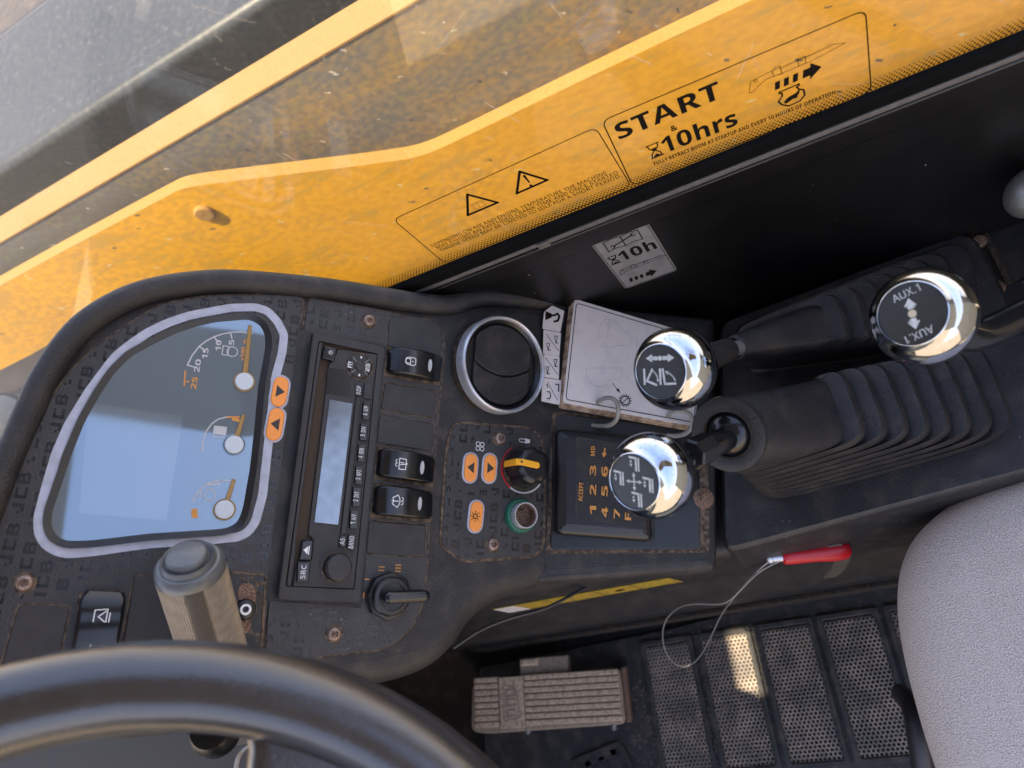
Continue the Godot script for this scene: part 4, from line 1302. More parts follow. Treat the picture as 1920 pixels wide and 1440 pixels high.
func icon(cap: Node3D, q: Array, t: float, strokes: Array, k := 0.001) -> void:
	var s := shape()
	var m: Vector2 = q[0].lerp(q[1], t).lerp(q[3].lerp(q[2], t), 0.5)
	var h := 0.0045 + 0.0068 * (1.0 - pow(absf(t - 0.42) / 0.6, 2.0)) + 0.0006 + 0.0002
	for path: Array in strokes:
		var p := PackedVector2Array()
		for v: Vector2 in path:
			p.append(m + v * k)
		s.stroke(p, 0.00055, h)
	part("white_symbol", s, M.print, cap)

func switches() -> void:
	var q := [Vector2(0.033, 0.0939), Vector2(0.0775, 0.0947), Vector2(0.0766, 0.0725), Vector2(0.0334, 0.0726)]
	var arcs := Array(arc(Vector2(-2.2, 0), 2.0, PI / 2, 3 * PI / 2, 8))
	var lock := [[Vector2(0, 3.4), Vector2(3.2, 3.4), Vector2(4.6, 2.2), Vector2(4.6, -2.2), Vector2(3.2, -3.4), Vector2(0, -3.4), Vector2(0, 3.4)], [Vector2(0, 2.0)] + arcs + [Vector2(0, -2.0)], [Vector2(1.4, 0), Vector2(2.6, 0)], [Vector2(-2.2, 3.2), Vector2(-4.0, 2.2), Vector2(-4.6, 0), Vector2(-4.0, -2.2), Vector2(-2.2, -3.2), Vector2(0, -3.2)], [Vector2(-2.2, 3.2), Vector2(0, 3.2)]]
	icon(rocker("rocker switch with a padlock symbol and white indicator lens", q), q, 0.36, lock, 0.0009)
	q = [Vector2(0.0337, 0.0157), Vector2(0.0779, 0.0139), Vector2(0.0775, -0.0078), Vector2(0.033, -0.0062)]
	var wave := Array(arc(Vector2(-4.4, 2.0), 1.3, PI / 2, 3 * PI / 2, 6)) + Array(arc(Vector2(-4.4, -0.8), 1.3, PI / 2, 3 * PI / 2, 6))
	icon(rocker("rocker switch with a rear window wiper symbol", q), q, 0.37, [[Vector2(-2.6, 4.6), Vector2(3.2, 4.2), Vector2(3.2, -4.2), Vector2(-2.6, -4.4), Vector2(-2.6, 4.6)], [Vector2(-1.6, -0.6), Vector2(4.6, 0.6)], [Vector2(-1.6, 1.2), Vector2(1.0, 1.0)], wave], 0.0009)
	q = [Vector2(0.0336, -0.012), Vector2(0.0779, -0.0127), Vector2(0.0789, -0.0342), Vector2(0.0331, -0.0341)]
	var spray := Array(arc(Vector2(3.6, 1.8), 1.3, PI / 2, -PI / 2, 6)) + Array(arc(Vector2(3.6, -1.2), 1.3, PI / 2, -PI / 2, 6))
	icon(rocker("rocker switch with a windscreen washer fan symbol above the blank plate", q), q, 0.34, [[Vector2(-4.2, 2.4), Vector2(0.2, 5.0), Vector2(1.6, 2.6), Vector2(2.2, 0), Vector2(1.6, -2.6), Vector2(0.2, -5.0), Vector2(-4.2, -2.4), Vector2(-2.9, 0), Vector2(-4.2, 2.4)], [Vector2(-4.6, 0), Vector2(0.8, 0)], spray], 0.0009)
	# the long hazard-side switch beside the column
	var a: Array = [Vector2(-0.115, -0.0925), Vector2(-0.115, -0.139), Vector2(-0.1386, -0.1386), Vector2(-0.1397, -0.092)]
	var c2 := rocker("long rocker switch with two white symbols beside the ribbed stalk", a, false)
	icon(c2, a, 0.3, [[Vector2(3, -4), Vector2(3, 4), Vector2(-3, 3.4), Vector2(-3, -3.4), Vector2(3, -4)], [Vector2(3, -3), Vector2(-1, 0), Vector2(2.4, 3)], [Vector2(4.4, -4.4), Vector2(4.4, 2)]], 0.0011)
	icon(c2, a, 0.66, [[Vector2(3, -4), Vector2(3, 2), Vector2(-2, 3.4), Vector2(-3, -3.4), Vector2(3, -4)], [Vector2(4.4, -4.4), Vector2(4.4, 1)]], 0.0011)

func small_controls() -> void:
	var c: Vector2 = Vector2(0.0507, -0.0898)
	thing("ignition_switch", "black ignition switch with a key handle turned towards the seat", "ignition switch", FA, Vector3(c.x, c.y, 0.0016))
	var s := shape()
	s.prism(circle(c, 0.0168, 8), 0.0, 0.009, 0.0016, 2)
	part("hex_nut", s, M.black, null, 20.0)
	s = shape()
	s.lathe([[0.0135, 0.008], [0.0135, 0.0125], [0.0125, 0.0138], [0.0098, 0.014], [0.0096, 0.0128], [0.006, 0.0125], [0.0, 0.0125]], Transform3D(Basis.IDENTITY, Vector3(c.x, c.y, 0)), 36)
	part("barrel", s, M.black)
	s = shape()
	var p := capsule(c + Vector2(-0.004, 0.0), c + Vector2(0.021, 0.0015), 0.0043, 8)
	s.prism(p, 0.0115, 0.024, 0.0034, 5)
	part("key_handle", s, M.gloss, null, 50.0)
	s = shape()
	for x in [-0.0022, 0.0, 0.0022]:
		s.stroke(PackedVector2Array([Vector2(0.0569, -0.0704) + Vector2(-0.0018, x), Vector2(0.0569, -0.0704) + Vector2(0.0018, x)]), 0.0009, 0.0018)
	for x in [-0.0012, 0.0012]:
		s.stroke(PackedVector2Array([Vector2(0.0445, -0.0713) + Vector2(-0.0018, x), Vector2(0.0445, -0.0713) + Vector2(0.0018, x)]), 0.0009, 0.0018)
	s.stroke(PackedVector2Array([Vector2(0.0347, -0.0791) + Vector2(-0.0014, 0), Vector2(0.0347, -0.0791) + Vector2(0.0014, 0)]), 0.0009, 0.0018)
	var z: Vector2 = Vector2(0.032, -0.0902)
	s.stroke(PackedVector2Array([z + Vector2(-0.0014, -0.0016), z + Vector2(0.0014, -0.0016), z + Vector2(0.0014, 0.0016), z + Vector2(-0.0014, 0.0016)]), 0.0008, 0.0018, true)
	part("position_mark", s, M.amber)

# ------------------------------------------------------------------ heater panel
func heater() -> void:
	thing("heater_panel", "printed heater control panel with three orange buttons and two screws", "control panel", FA, Vector3(0.13312, -0.007007, 0))
	var p := rounded([Vector2(0.0903, 0.0408), Vector2(0.0977, 0.0448), Vector2(0.1618, 0.049), Vector2(0.1735, 0.0405), Vector2(0.1774, 0.0237), Vector2(0.1796, -0.0477), Vector2(0.1716, -0.0574), Vector2(0.1082, -0.0646), Vector2(0.0876, -0.053), Vector2(0.0867, 0.0178)], 0.006, 4)
	var s := shape()
	s.prism(p, -0.002, 0.0007)
	part("dusty_seam", s, M.dust)
	var q := Shape.inset(Shape.ccw(p), 0.0022)
	s = shape()
	s.prism(q, -0.002, 0.0014, 0.0005, 2)
	var face := part("face_panel", s, M.trim)
	var holes := [circle(Vector2(0.1329, 0.035), 0.008), circle(Vector2(0.1321, -0.0492), 0.008), circle(Vector2(0.1562, 0.0134), 0.021), circle(Vector2(0.1572, -0.025), 0.016), circle(Vector2(0.1167, 0.0269), 0.0065), PackedVector2Array([Vector2(0.0985, 0.0226), Vector2(0.1348, 0.0269), Vector2(0.1367, -0.0041), Vector2(0.1008, -0.0075)]), PackedVector2Array([Vector2(0.1058, -0.0137), Vector2(0.125, -0.012), Vector2(0.127, -0.043), Vector2(0.108, -0.0442)]), PackedVector2Array([Vector2(0.1487, 0.0405), Vector2(0.1647, 0.0426), Vector2(0.1652, 0.0331), Vector2(0.1493, 0.0312)])]
	logo_rows(q, holes, 0.00155, face, 0.002)
	screw(Vector2(0.1329, 0.035), 0.0014)
	screw(Vector2(0.1321, -0.0492), 0.0014)
	membrane_button(Vector2(0.1087, 0.0029), Vector2(0.1088, 0.0144), -1)
	membrane_button(Vector2(0.1253, 0.0042), Vector2(0.1255, 0.0158), 1)
	var o := membrane_button(Vector2(0.1159, -0.0351), Vector2(0.1164, -0.0223), 1, false)
	s = shape()
	var c: Vector2 = Vector2(0.1149, -0.0287)
	for k in 8:
		var d := Vector2(1, 0).rotated(k * PI / 4)
		s.stroke(PackedVector2Array([c + d * 0.0018, c + d * 0.0042]), 0.0005, 0.0036)
	s.stroke(circle(c, 0.0017, 10), 0.0006, 0.0036, true)
	part("snowflake_mark", s, M.ink, o)
	s = shape()
	c = Vector2(0.1161, 0.0266)
	for k in 4:
		var d := Vector2(1, 1).normalized().rotated(k * PI / 2)
		s.stroke(circle(c + d * 0.0026, 0.0017, 10), 0.0005, 0.0016, true)
	part("fan_mark", s, M.print, face)
	s = shape()
	s.stroke(capsule(Vector2(0.152, 0.036), Vector2(0.157, 0.0362), 0.0013), 0.0006, 0.0016, true)
	s.flat(PackedVector2Array([Vector2(0.1563, 0.0383), Vector2(0.1609, 0.0376), Vector2(0.161, 0.0349), Vector2(0.1566, 0.0339)]), 0.0016)
	part("thermometer_mark", s, M.print, face)
	s = shape()
	c = Vector2(0.1559, 0.0128)
	s.stroke(arc(c, 0.0196, PI * 0.7, PI * 1.3, 18), 0.0014, 0.0016)
	part("hot_arc", s, M.red, face)
	s = shape()
	s.stroke(arc(c, 0.0196, PI * 1.32, PI * 1.8, 18), 0.0011, 0.0016)
	part("cold_arc", s, M.print, face)
	# temperature knob
	c = Vector2(0.1546, 0.0135)
	thing("temperature_knob", "black lobed temperature knob with an orange pointer", "knob", FA, Vector3(c.x, c.y, 0.0016))
	s = shape()
	s.lathe([[0.0178, 0.0012], [0.0178, 0.0026], [0.0168, 0.0032]], Transform3D(Basis.IDENTITY, Vector3(c.x, c.y, 0)))
	part("skirt", s, M.grime)
	s = shape()
	var lobe := PackedVector2Array()
	for k in 72:
		var t := TAU * k / 72
		lobe.append(c + Vector2(cos(t), sin(t)) * (0.0162 - 0.0013 * pow(maxf(0.0, cos(t * 5.0)), 3.0)))
	s.profile(lobe, [[0.0, 0.0028], [0.0006, 0.016], [0.0014, 0.0215], [0.003, 0.0235], [0.006, 0.024]])
	part("knob_body", s, M.black, null, 45.0)
	s = shape()
	var y: Vector2 = c
	s.prism(capsule(y + Vector2(-0.0125, 0.0012), y + Vector2(0.0015, 0.0), 0.0026), 0.022, 0.0252, 0.0008, 2)
	s.prism(PackedVector2Array([y + Vector2(-0.0172, -0.0014), y + Vector2(-0.0125, -0.0016), y + Vector2(-0.0125, 0.0038), y + Vector2(-0.0172, 0.0034)]), 0.003, 0.0245, 0.001, 2)
	part("orange_pointer", s, M.pointer)
	s = shape()
	s.prism(circle(y + Vector2(-0.0125, 0.0012), 0.0011, 12), 0.0245, 0.02535)
	part("pointer_pin", s, M.rust)
	# lighter socket
	c = Vector2(0.1552, -0.0252)
	thing("lighter_socket", "empty lighter socket with a green collar", "socket", FA, Vector3(c.x, c.y, 0.0016))
	var t := Transform3D(Basis.IDENTITY, Vector3(c.x, c.y, 0))
	s = shape()
	s.lathe([[0.0138, 0.0012], [0.0138, 0.0035], [0.0128, 0.0052], [0.011, 0.0056], [0.0106, 0.004]], t, 40, true)
	part("green_collar", s, M.green)
	s = shape()
	s.lathe([[0.0104, 0.002], [0.0104, 0.0112], [0.0101, 0.0122], [0.0095, 0.0122], [0.0092, 0.0112], [0.009, 0.002]], t, 40, true)
	part("metal_rim", s, M.silver)
	s = shape()
	s.lathe([[0.0091, 0.0106], [0.0089, 0.0021], [0.0, 0.002]], t, 32, true)
	part("rusty_barrel", s, M.rust)
	s = shape()
	s.box(Vector3(c.x - 0.0015, c.y + 0.004, 0.0019), Vector3(c.x + 0.0015, c.y + 0.0055, 0.0045))
	part("contact", s, M.dark)

func air_vent() -> void:
	var c: Vector2 = Vector2(0.1287, 0.0953)
	var tilt := Basis(Vector3(0.3, 1, 0).normalized(), 0.15)
	thing("air_vent", "round black air vent with a pale silver ring", "air vent", FA * Transform3D(tilt, Vector3(c.x, c.y, 0.0085)))
	var s := shape()
	s.lathe([[0.0418, -0.03], [0.0418, -0.009], [0.0409, -0.006]], Transform3D.IDENTITY, 56, true)
	part("dusty_seam", s, M.grime)
	s = shape()
	s.lathe([[0.0405, -0.03], [0.0408, 0.002], [0.0402, 0.0044], [0.039, 0.0051], [0.0377, 0.004], [0.0372, 0.001]], Transform3D.IDENTITY, 64, true)
	part("silver_ring", s, M.silver, null, 50.0)
	s = shape()
	s.lathe([[0.0373, 0.0022], [0.0362, 0.0012], [0.034, -0.0016], [0.0338, -0.0028], [0.0, -0.003]], Transform3D.IDENTITY, 56, true)
	part("inner_bowl", s, M.black, null, 50.0)
	var rim := PackedVector2Array()
	for k in 48:
		var a := TAU * k / 48
		rim.append(Vector2(clampf(cos(a) * 0.0338, -0.0275, 0.0275), sin(a) * 0.0335))
	var split := []
	for k in 17:
		var x := lerpf(-0.04, 0.04, k / 16.0)
		split.append(Vector2(x, -0.0095 + 0.011 * pow(x / 0.03, 2.0) + 0.0015 * x / 0.03))
	for side in 2:
		var cut := PackedVector2Array(split)
		for k in cut.size():
			cut[k].y += 0.0004 if side == 0 else -0.0004
		cut.append(Vector2(0.06, 0.06 if side == 0 else -0.06))
		cut.append(Vector2(-0.06, 0.06 if side == 0 else -0.06))
		var both := Geometry2D.intersect_polygons(rim, cut)
		s = shape()
		s.profile(both[0], [[0.0, -0.0028], [0.0, -0.0006], [0.0005, 0.0002], [0.0012, 0.0006]])
		var vane := part("vane", s, M.shell)
		if side == 0:
			s = shape()
			for k in 3:
				s.stroke(arc(Vector2(0.002, 0.014), 0.0055 + k * 0.0016, 0.75, 2.2, 8), 0.00025, 0.0008)
			part("moulded_mark", s, M.black, vane)

# ------------------------------------------------------------------ chart booklet and keypad
func booklet() -> void:
	thing("chart_booklet", "worn white load chart booklet with four index tabs on two wire rings", "booklet", FB, Vector3(0.062543, 0.10751, 0.002))
	var s := shape()
	for k in 5:
		var d := Vector2(-0.0024 + 0.0005 * k, -0.0018 + 0.0004 * k)
		var p := PackedVector2Array()
		for q: Vector2 in [Vector2(0.0144, 0.1638), Vector2(0.1282, 0.1388), Vector2(0.1218, 0.057), Vector2(0.0077, 0.0694)]:
			p.append(q + d + Vector2(0.0006 * ((k * 7) % 3), 0))
		s = shape()
		s.prism(rounded(p, 0.003, 3), 0.003 + 0.0018 * k, 0.0046 + 0.0018 * k)
		part("page", s, M.page_edge)
	var tabs := [[Vector2(-0.0057, 0.1552), Vector2(-0.0035, 0.1569), Vector2(0.007, 0.1528), Vector2(0.0044, 0.1335), Vector2(-0.0115, 0.1351), Vector2(-0.0107, 0.1504)], [Vector2(-0.0104, 0.1345), Vector2(0.005, 0.1328), Vector2(0.0043, 0.112), Vector2(-0.01, 0.1124)], [Vector2(-0.0094, 0.1122), Vector2(0.0045, 0.1118), Vector2(0.0047, 0.0914), Vector2(-0.0096, 0.0927)], [Vector2(-0.0094, 0.092), Vector2(0.0071, 0.0908), Vector2(0.0065, 0.0693), Vector2(-0.0095, 0.0714)]]
	var z := [0.0105, 0.0096, 0.0088, 0.008]
	for n in 4:
		s = shape()
		var p := PackedVector2Array(tabs[n])
		p = rounded(tabs[n], 0.001, 3)
		s.prism(p, z[n] - 0.0011, z[n])
		var tab := part("index_tab", s, M.paper)
		var m := Vector2.ZERO
		for q in p:
			m += q / p.size()
		var h: float = z[n] + 0.00015
		s = shape()
		if n == 0:
			s.flat(PackedVector2Array([m + Vector2(-0.006, 0.004), m + Vector2(-0.006, -0.0045), m + Vector2(-0.0005, -0.0015), m + Vector2(-0.0005, 0.002)]), h)
			s.stroke(PackedVector2Array([m + Vector2(-0.001, 0.0005), m + Vector2(0.0015, 0.0005), m + Vector2(0.0045, 0.0025), m + Vector2(0.0062, 0.0), m + Vector2(0.005, -0.004), m + Vector2(0.002, -0.005)]), 0.0019, h)
		elif n == 3:
			s.stroke(PackedVector2Array([m + Vector2(-0.0035, 0.0075), m + Vector2(0.0055, -0.0078)]), 0.0005, h)
			s.stroke(PackedVector2Array([m + Vector2(0.0035, 0.006), m + Vector2(0.0062, 0.006), m + Vector2(0.0062, 0.0)]), 0.001, h)
			s.stroke(PackedVector2Array([m + Vector2(-0.003, 0.0028), m + Vector2(-0.004, 0.0055)]), 0.0009, h)
			s.stroke(PackedVector2Array([m + Vector2(-0.0035, -0.007), m + Vector2(-0.0012, -0.007), m + Vector2(-0.0005, -0.004), m + Vector2(-0.0012, -0.001), m + Vector2(-0.0035, -0.001)]), 0.0009, h)
		else:
			s.stroke(PackedVector2Array([m + Vector2(-0.005, 0.0075), m + Vector2(0.006, -0.0065)]), 0.0005, h)
			for side in [1.0, -1.0]:
				var o := m + Vector2(0.0035, 0.003) if side > 0 else m + Vector2(-0.003, -0.004)
				s.stroke(PackedVector2Array([o + Vector2(-0.001, 0.0036), o + Vector2(0.0014, 0.0036), o + Vector2(0.0, -0.0026), o + Vector2(-0.0014, 0.0034)]), 0.0006, h)
				s.stroke(PackedVector2Array([o + Vector2(0, -0.0026), o + Vector2(0.0018, -0.0026)]), 0.0009, h)
		part("printed_symbol", s, M.ink, tab)
	var c := [Vector2(0.0151, 0.1637), Vector2(0.1295, 0.1374), Vector2(0.1213, 0.0575), Vector2(0.0079, 0.07)]
	s = shape()
	s.prism(rounded(c, 0.003, 3), 0.0122, 0.0136, 0.0002, 1)
	var cover := part("cover", s, M.paper)
	var h := 0.0138
	s = shape()
	s.stroke(rounded([Vector2(0.0171, 0.1598), Vector2(0.1285, 0.1343), Vector2(0.1203, 0.0607), Vector2(0.0105, 0.0729)], 0.003, 3), 0.0007, h, true)
	s.stroke(PackedVector2Array([Vector2(0.0502, 0.0897), Vector2(0.0559, 0.0826)]), 0.0006, h)
	s.flat(PackedVector2Array([Vector2(0.0531, 0.0843), Vector2(0.0554, 0.0858), Vector2(0.0568, 0.0813)]), h)
	var g: Vector2 = Vector2(0.061, 0.0755)
	for k in 14:
		var d := Vector2(1, 0).rotated(TAU * k / 14)
		s.stroke(PackedVector2Array([g + d * 0.0038, g + d * 0.0052]), 0.001, h)
	s.stroke(circle(g, 0.0036, 16), 0.0007, h, true)
	s.stroke(PackedVector2Array([g + Vector2(-0.0025, -0.0025), g + Vector2(0.0025, 0.0025)]), 0.0007, h)
	part("printed_border", s, M.ink, cover)
	s = shape()
	s.stroke(smooth([Vector2(0.0366, 0.1262), Vector2(0.0373, 0.1398), Vector2(0.0418, 0.1461), Vector2(0.046, 0.1474), Vector2(0.0522, 0.1454), Vector2(0.0594, 0.1367), Vector2(0.066, 0.1329), Vector2(0.0665, 0.1237), Vector2(0.0572, 0.1244), Vector2(0.0455, 0.1216), Vector2(0.0385, 0.1225)], 1, false), 0.00022, h)
	s.stroke(PackedVector2Array([Vector2(0.047, 0.1475), Vector2(0.0432, 0.1229)]), 0.00022, h)
	s.stroke(PackedVector2Array([Vector2(0.0664, 0.1329), Vector2(0.0712, 0.1318), Vector2(0.0708, 0.1231)]), 0.00022, h)
	s.stroke(smooth([Vector2(0.027, 0.1016), Vector2(0.0272, 0.0955), Vector2(0.0296, 0.09), Vector2(0.0347, 0.0862), Vector2(0.0416, 0.0862), Vector2(0.0461, 0.0898)], 1, false), 0.00022, h)
	s.stroke(PackedVector2Array([Vector2(0.0275, 0.1016), Vector2(0.0579, 0.1039), Vector2(0.058, 0.0954), Vector2(0.0461, 0.0922)]), 0.00022, h)
	part("faint_drawing", s, M.ink_grey, cover)
	for n in 2:
		var w := [[Vector3(0.037867, 0.071735, 0.011), Vector3(0.037534, 0.07267, 0.017), Vector3(0.043698, 0.07469, 0.026), Vector3(0.050661, 0.070419, 0.031), Vector3(0.052396, 0.059538, 0.028), Vector3(0.050312, 0.053297, 0.018), Vector3(0.042936, 0.053263, 0.006), Vector3(0.035647, 0.054645, 0.001)], [Vector3(0.098621, 0.064358, 0.011), Vector3(0.097724, 0.065831, 0.017), Vector3(0.10313, 0.067957, 0.026), Vector3(0.11227, 0.064371, 0.031), Vector3(0.11452, 0.055255, 0.028), Vector3(0.11328, 0.050269, 0.018), Vector3(0.10842, 0.049331, 0.006), Vector3(0.10066, 0.050623, 0.001)]]
		s = shape()
		s.tube(smooth3(w[n], 2), 0.0019, 10)
		part("binding_ring", s, M.ringwire)

func keypad() -> void:
	thing("keypad", "black rubber keypad with orange numerals in a recess of the console", "keypad", FB, Vector3(0.045679, 0.0043227, 0.0018))
	var s := shape()
	s.prism(rounded([Vector2(0.002, 0.0489), Vector2(0.0879, 0.0472), Vector2(0.0898, -0.0403), Vector2(0.0043, -0.0372)], 0.006, 4), 0.0, 0.004, 0.001, 2)
	part("gasket", s, M.dark)
	s = shape()
	s.profile(rounded([Vector2(0.0032, 0.0483), Vector2(0.083, 0.0459), Vector2(0.0854, -0.04), Vector2(0.0054, -0.038)], 0.007, 5), [[0.0, 0.003], [0.0, 0.010], [0.0012, 0.0128], [0.0032, 0.0142], [0.0085, 0.016]])
	part("housing", s, M.black, null, 40.0)
	s = shape()
	var f := rounded([Vector2(0.0206, 0.0401), Vector2(0.0754, 0.0352), Vector2(0.0771, -0.0292), Vector2(0.0221, -0.0259)], 0.002, 3)
	s.ring(Shape.inset(Shape.ccw(f), -0.0012), f, 0.012, 0.0164, 0.0163)
	part("inner_rim", s, M.shell)
	s = shape()
	s.prism(f, 0.012, 0.01605)
	var face := part("key_sheet", s, M.rubber)
	# little raised pyramids of the key sheet
	s = shape()
	var box := Rect2(f[0], Vector2.ZERO)
	for p in f:
		box = box.expand(p)
	var inner := Shape.inset(Shape.ccw(f), 0.001)
	var nx := int(box.size.x / 0.0013)
	var ny := int(box.size.y / 0.0013)
	for i in nx:
		for j in ny:
			var c := box.position + Vector2(i + 0.5, j + 0.5) * 0.0013
			if Geometry2D.is_point_in_polygon(c, inner):
				var r := Shape.up(PackedVector2Array([c + Vector2(0.0006, 0), c + Vector2(0, 0.0006), c + Vector2(-0.0006, 0), c + Vector2(0, -0.0006)]), 0.01607)
				for k in 4:
					s.tri(r[k], r[(k + 1) % 4], Shape.lift(c, 0.0164))
	stuff(part("raised_grain", s, M.shell, face, 0.0))
	var h := 0.01665
	for t in [["1", 1117, 966, 949], ["2", 1117, 930, 909], ["3", 1117, 893, 873], ["MD", 1117, 855, 837], ["4", 1139, 970, 951], ["5", 1139, 932, 911], ["6", 1139, 895, 875], ["7", 1162, 973, 955], ["8", 1162, 936, 916], ["9", 1162, 899, 879], ["F", 1184, 976, 962]]:
		pass
	var spots := [["1", Vector2(0.0374, -0.0217), Vector2(0.0377, -0.0145)], ["2", Vector2(0.0371, -0.0059), Vector2(0.0373, 0.0027)], ["3", Vector2(0.0367, 0.0101), Vector2(0.037, 0.0184)], ["MD", Vector2(0.0355, 0.0262), Vector2(0.0357, 0.0342)], ["4", Vector2(0.047, -0.0229), Vector2(0.0473, -0.0148)], ["5", Vector2(0.0467, -0.0062), Vector2(0.047, 0.0024)], ["6", Vector2(0.0464, 0.0098), Vector2(0.0467, 0.0181)], ["7", Vector2(0.0571, -0.0236), Vector2(0.0574, -0.0159)], ["8", Vector2(0.0568, -0.0074), Vector2(0.0572, 0.0009)], ["9", Vector2(0.0566, 0.0087), Vector2(0.057, 0.0165)], ["0", Vector2(0.0665, -0.0081), Vector2(0.0669, -0.0003)], ["F", Vector2(0.0662, -0.0243), Vector2(0.0666, -0.0184)]]
	for t in spots:
		text(t[0], t[1], t[2], 0.0034 if t[0] == "MD" else 0.005, h, M.amber, face, bold, "orange_numeral")
	text("ACCEPT", Vector2(0.0263, -0.0113), Vector2(0.0267, 0.0038), 0.0028, h, M.amber, face, bold, "orange_word")
	s = shape()
	s.stroke(PackedVector2Array([Vector2(0.0438, 0.0329), Vector2(0.0434, 0.028)]), 0.0012, h)
	s.flat(PackedVector2Array([Vector2(0.0412, 0.0292), Vector2(0.0456, 0.0291), Vector2(0.043, 0.0254)]), h)
	part("orange_arrow", s, M.amber, face)

# ------------------------------------------------------------------ lever gaiters
func squircle(c: Array, power: float, n := 56) -> PackedVector3Array:
	# c: four corners (far left, far right, near right, near left) of a ring
	var r := PackedVector3Array()
	for k in n:
		var a := -TAU * k / n
		var x := signf(cos(a)) * pow(absf(cos(a)), 2.0 / power)
		var y := signf(sin(a)) * pow(absf(sin(a)), 2.0 / power)
		var near: Vector3 = (c[3] as Vector3).lerp(c[2], 0.5 + 0.5 * x)
		var far: Vector3 = (c[0] as Vector3).lerp(c[1], 0.5 + 0.5 * x)
		r.append(near.lerp(far, 0.5 + 0.5 * y))
	r.reverse()
	return r

func blend(a: Array, b: Array, t: float, lift: float) -> Array:
	var r := []
	for i in 4:
		r.append((a[i] as Vector3).lerp(b[i], t) + Vector3(0, lift, 0))
	return r

func boot(low: Array, high: Array, pleats: int, tip: Vector3, axis: Vector3, radius: float, sleeve_mid := 0.5) -> Shape:
	var s := shape()
	var rings := []
	for k in pleats:
		var a := blend(low, high, float(k) / pleats, 0.0)
		var b := blend(low, high, float(k + 1) / pleats, 0.0)
		var rise: float = (b[0] as Vector3).y - (a[0] as Vector3).y
		rings.append(squircle(a, 6.0))
		rings.append(squircle(blend(a, b, -0.03, rise * 0.35), 6.0))
		rings.append(squircle(blend(a, b, 0.05, rise * 0.72), 6.0))
		rings.append(squircle(blend(a, b, 0.22, rise * 0.82), 6.0))
		rings.append(squircle(blend(a, b, 0.6, rise * 0.4), 6.0))
		rings.append(squircle(blend(a, b, 0.92, rise * 0.05 - 0.001), 6.0))
	rings.append(squircle(high, 6.0))
	var t := facing(tip, axis, Vector3(0, 1, 0))
	var around := []
	var far := (high[0] as Vector3).lerp(high[1], 0.5)
	var near := (high[3] as Vector3).lerp(high[2], 0.5)
	var yd := (far - near)
	yd = (yd - axis * yd.dot(axis)).normalized()
	var xd := yd.cross(axis).normalized()
	if xd.dot((high[1] as Vector3) - high[0]) < 0:
		xd = -xd
	for q in [Vector2(-1, 1), Vector2(1, 1), Vector2(1, -1), Vector2(-1, -1)]:
		around.append(tip + xd * q.x * radius + yd * q.y * radius)
	for k in 8:
		var f := float(k + 1) / 8.0
		var g := f * f * (3 - 2 * f)
		rings.append(squircle(blend(high, around, lerpf(f, g, 0.5), 0.0), lerpf(6.0, 2.0, f)))
	rings.append(squircle(blend(around, around, 0, 0.0).map(func(p: Vector3) -> Vector3: return tip + (p - tip) * 0.8 + axis * 0.0012), 2.0))
	rings.append(squircle(around.map(func(p: Vector3) -> Vector3: return tip + (p - tip) * 0.72 - axis * 0.006), 2.0))
	s.loft(rings)
	s.fan(rings[-1])
	return s

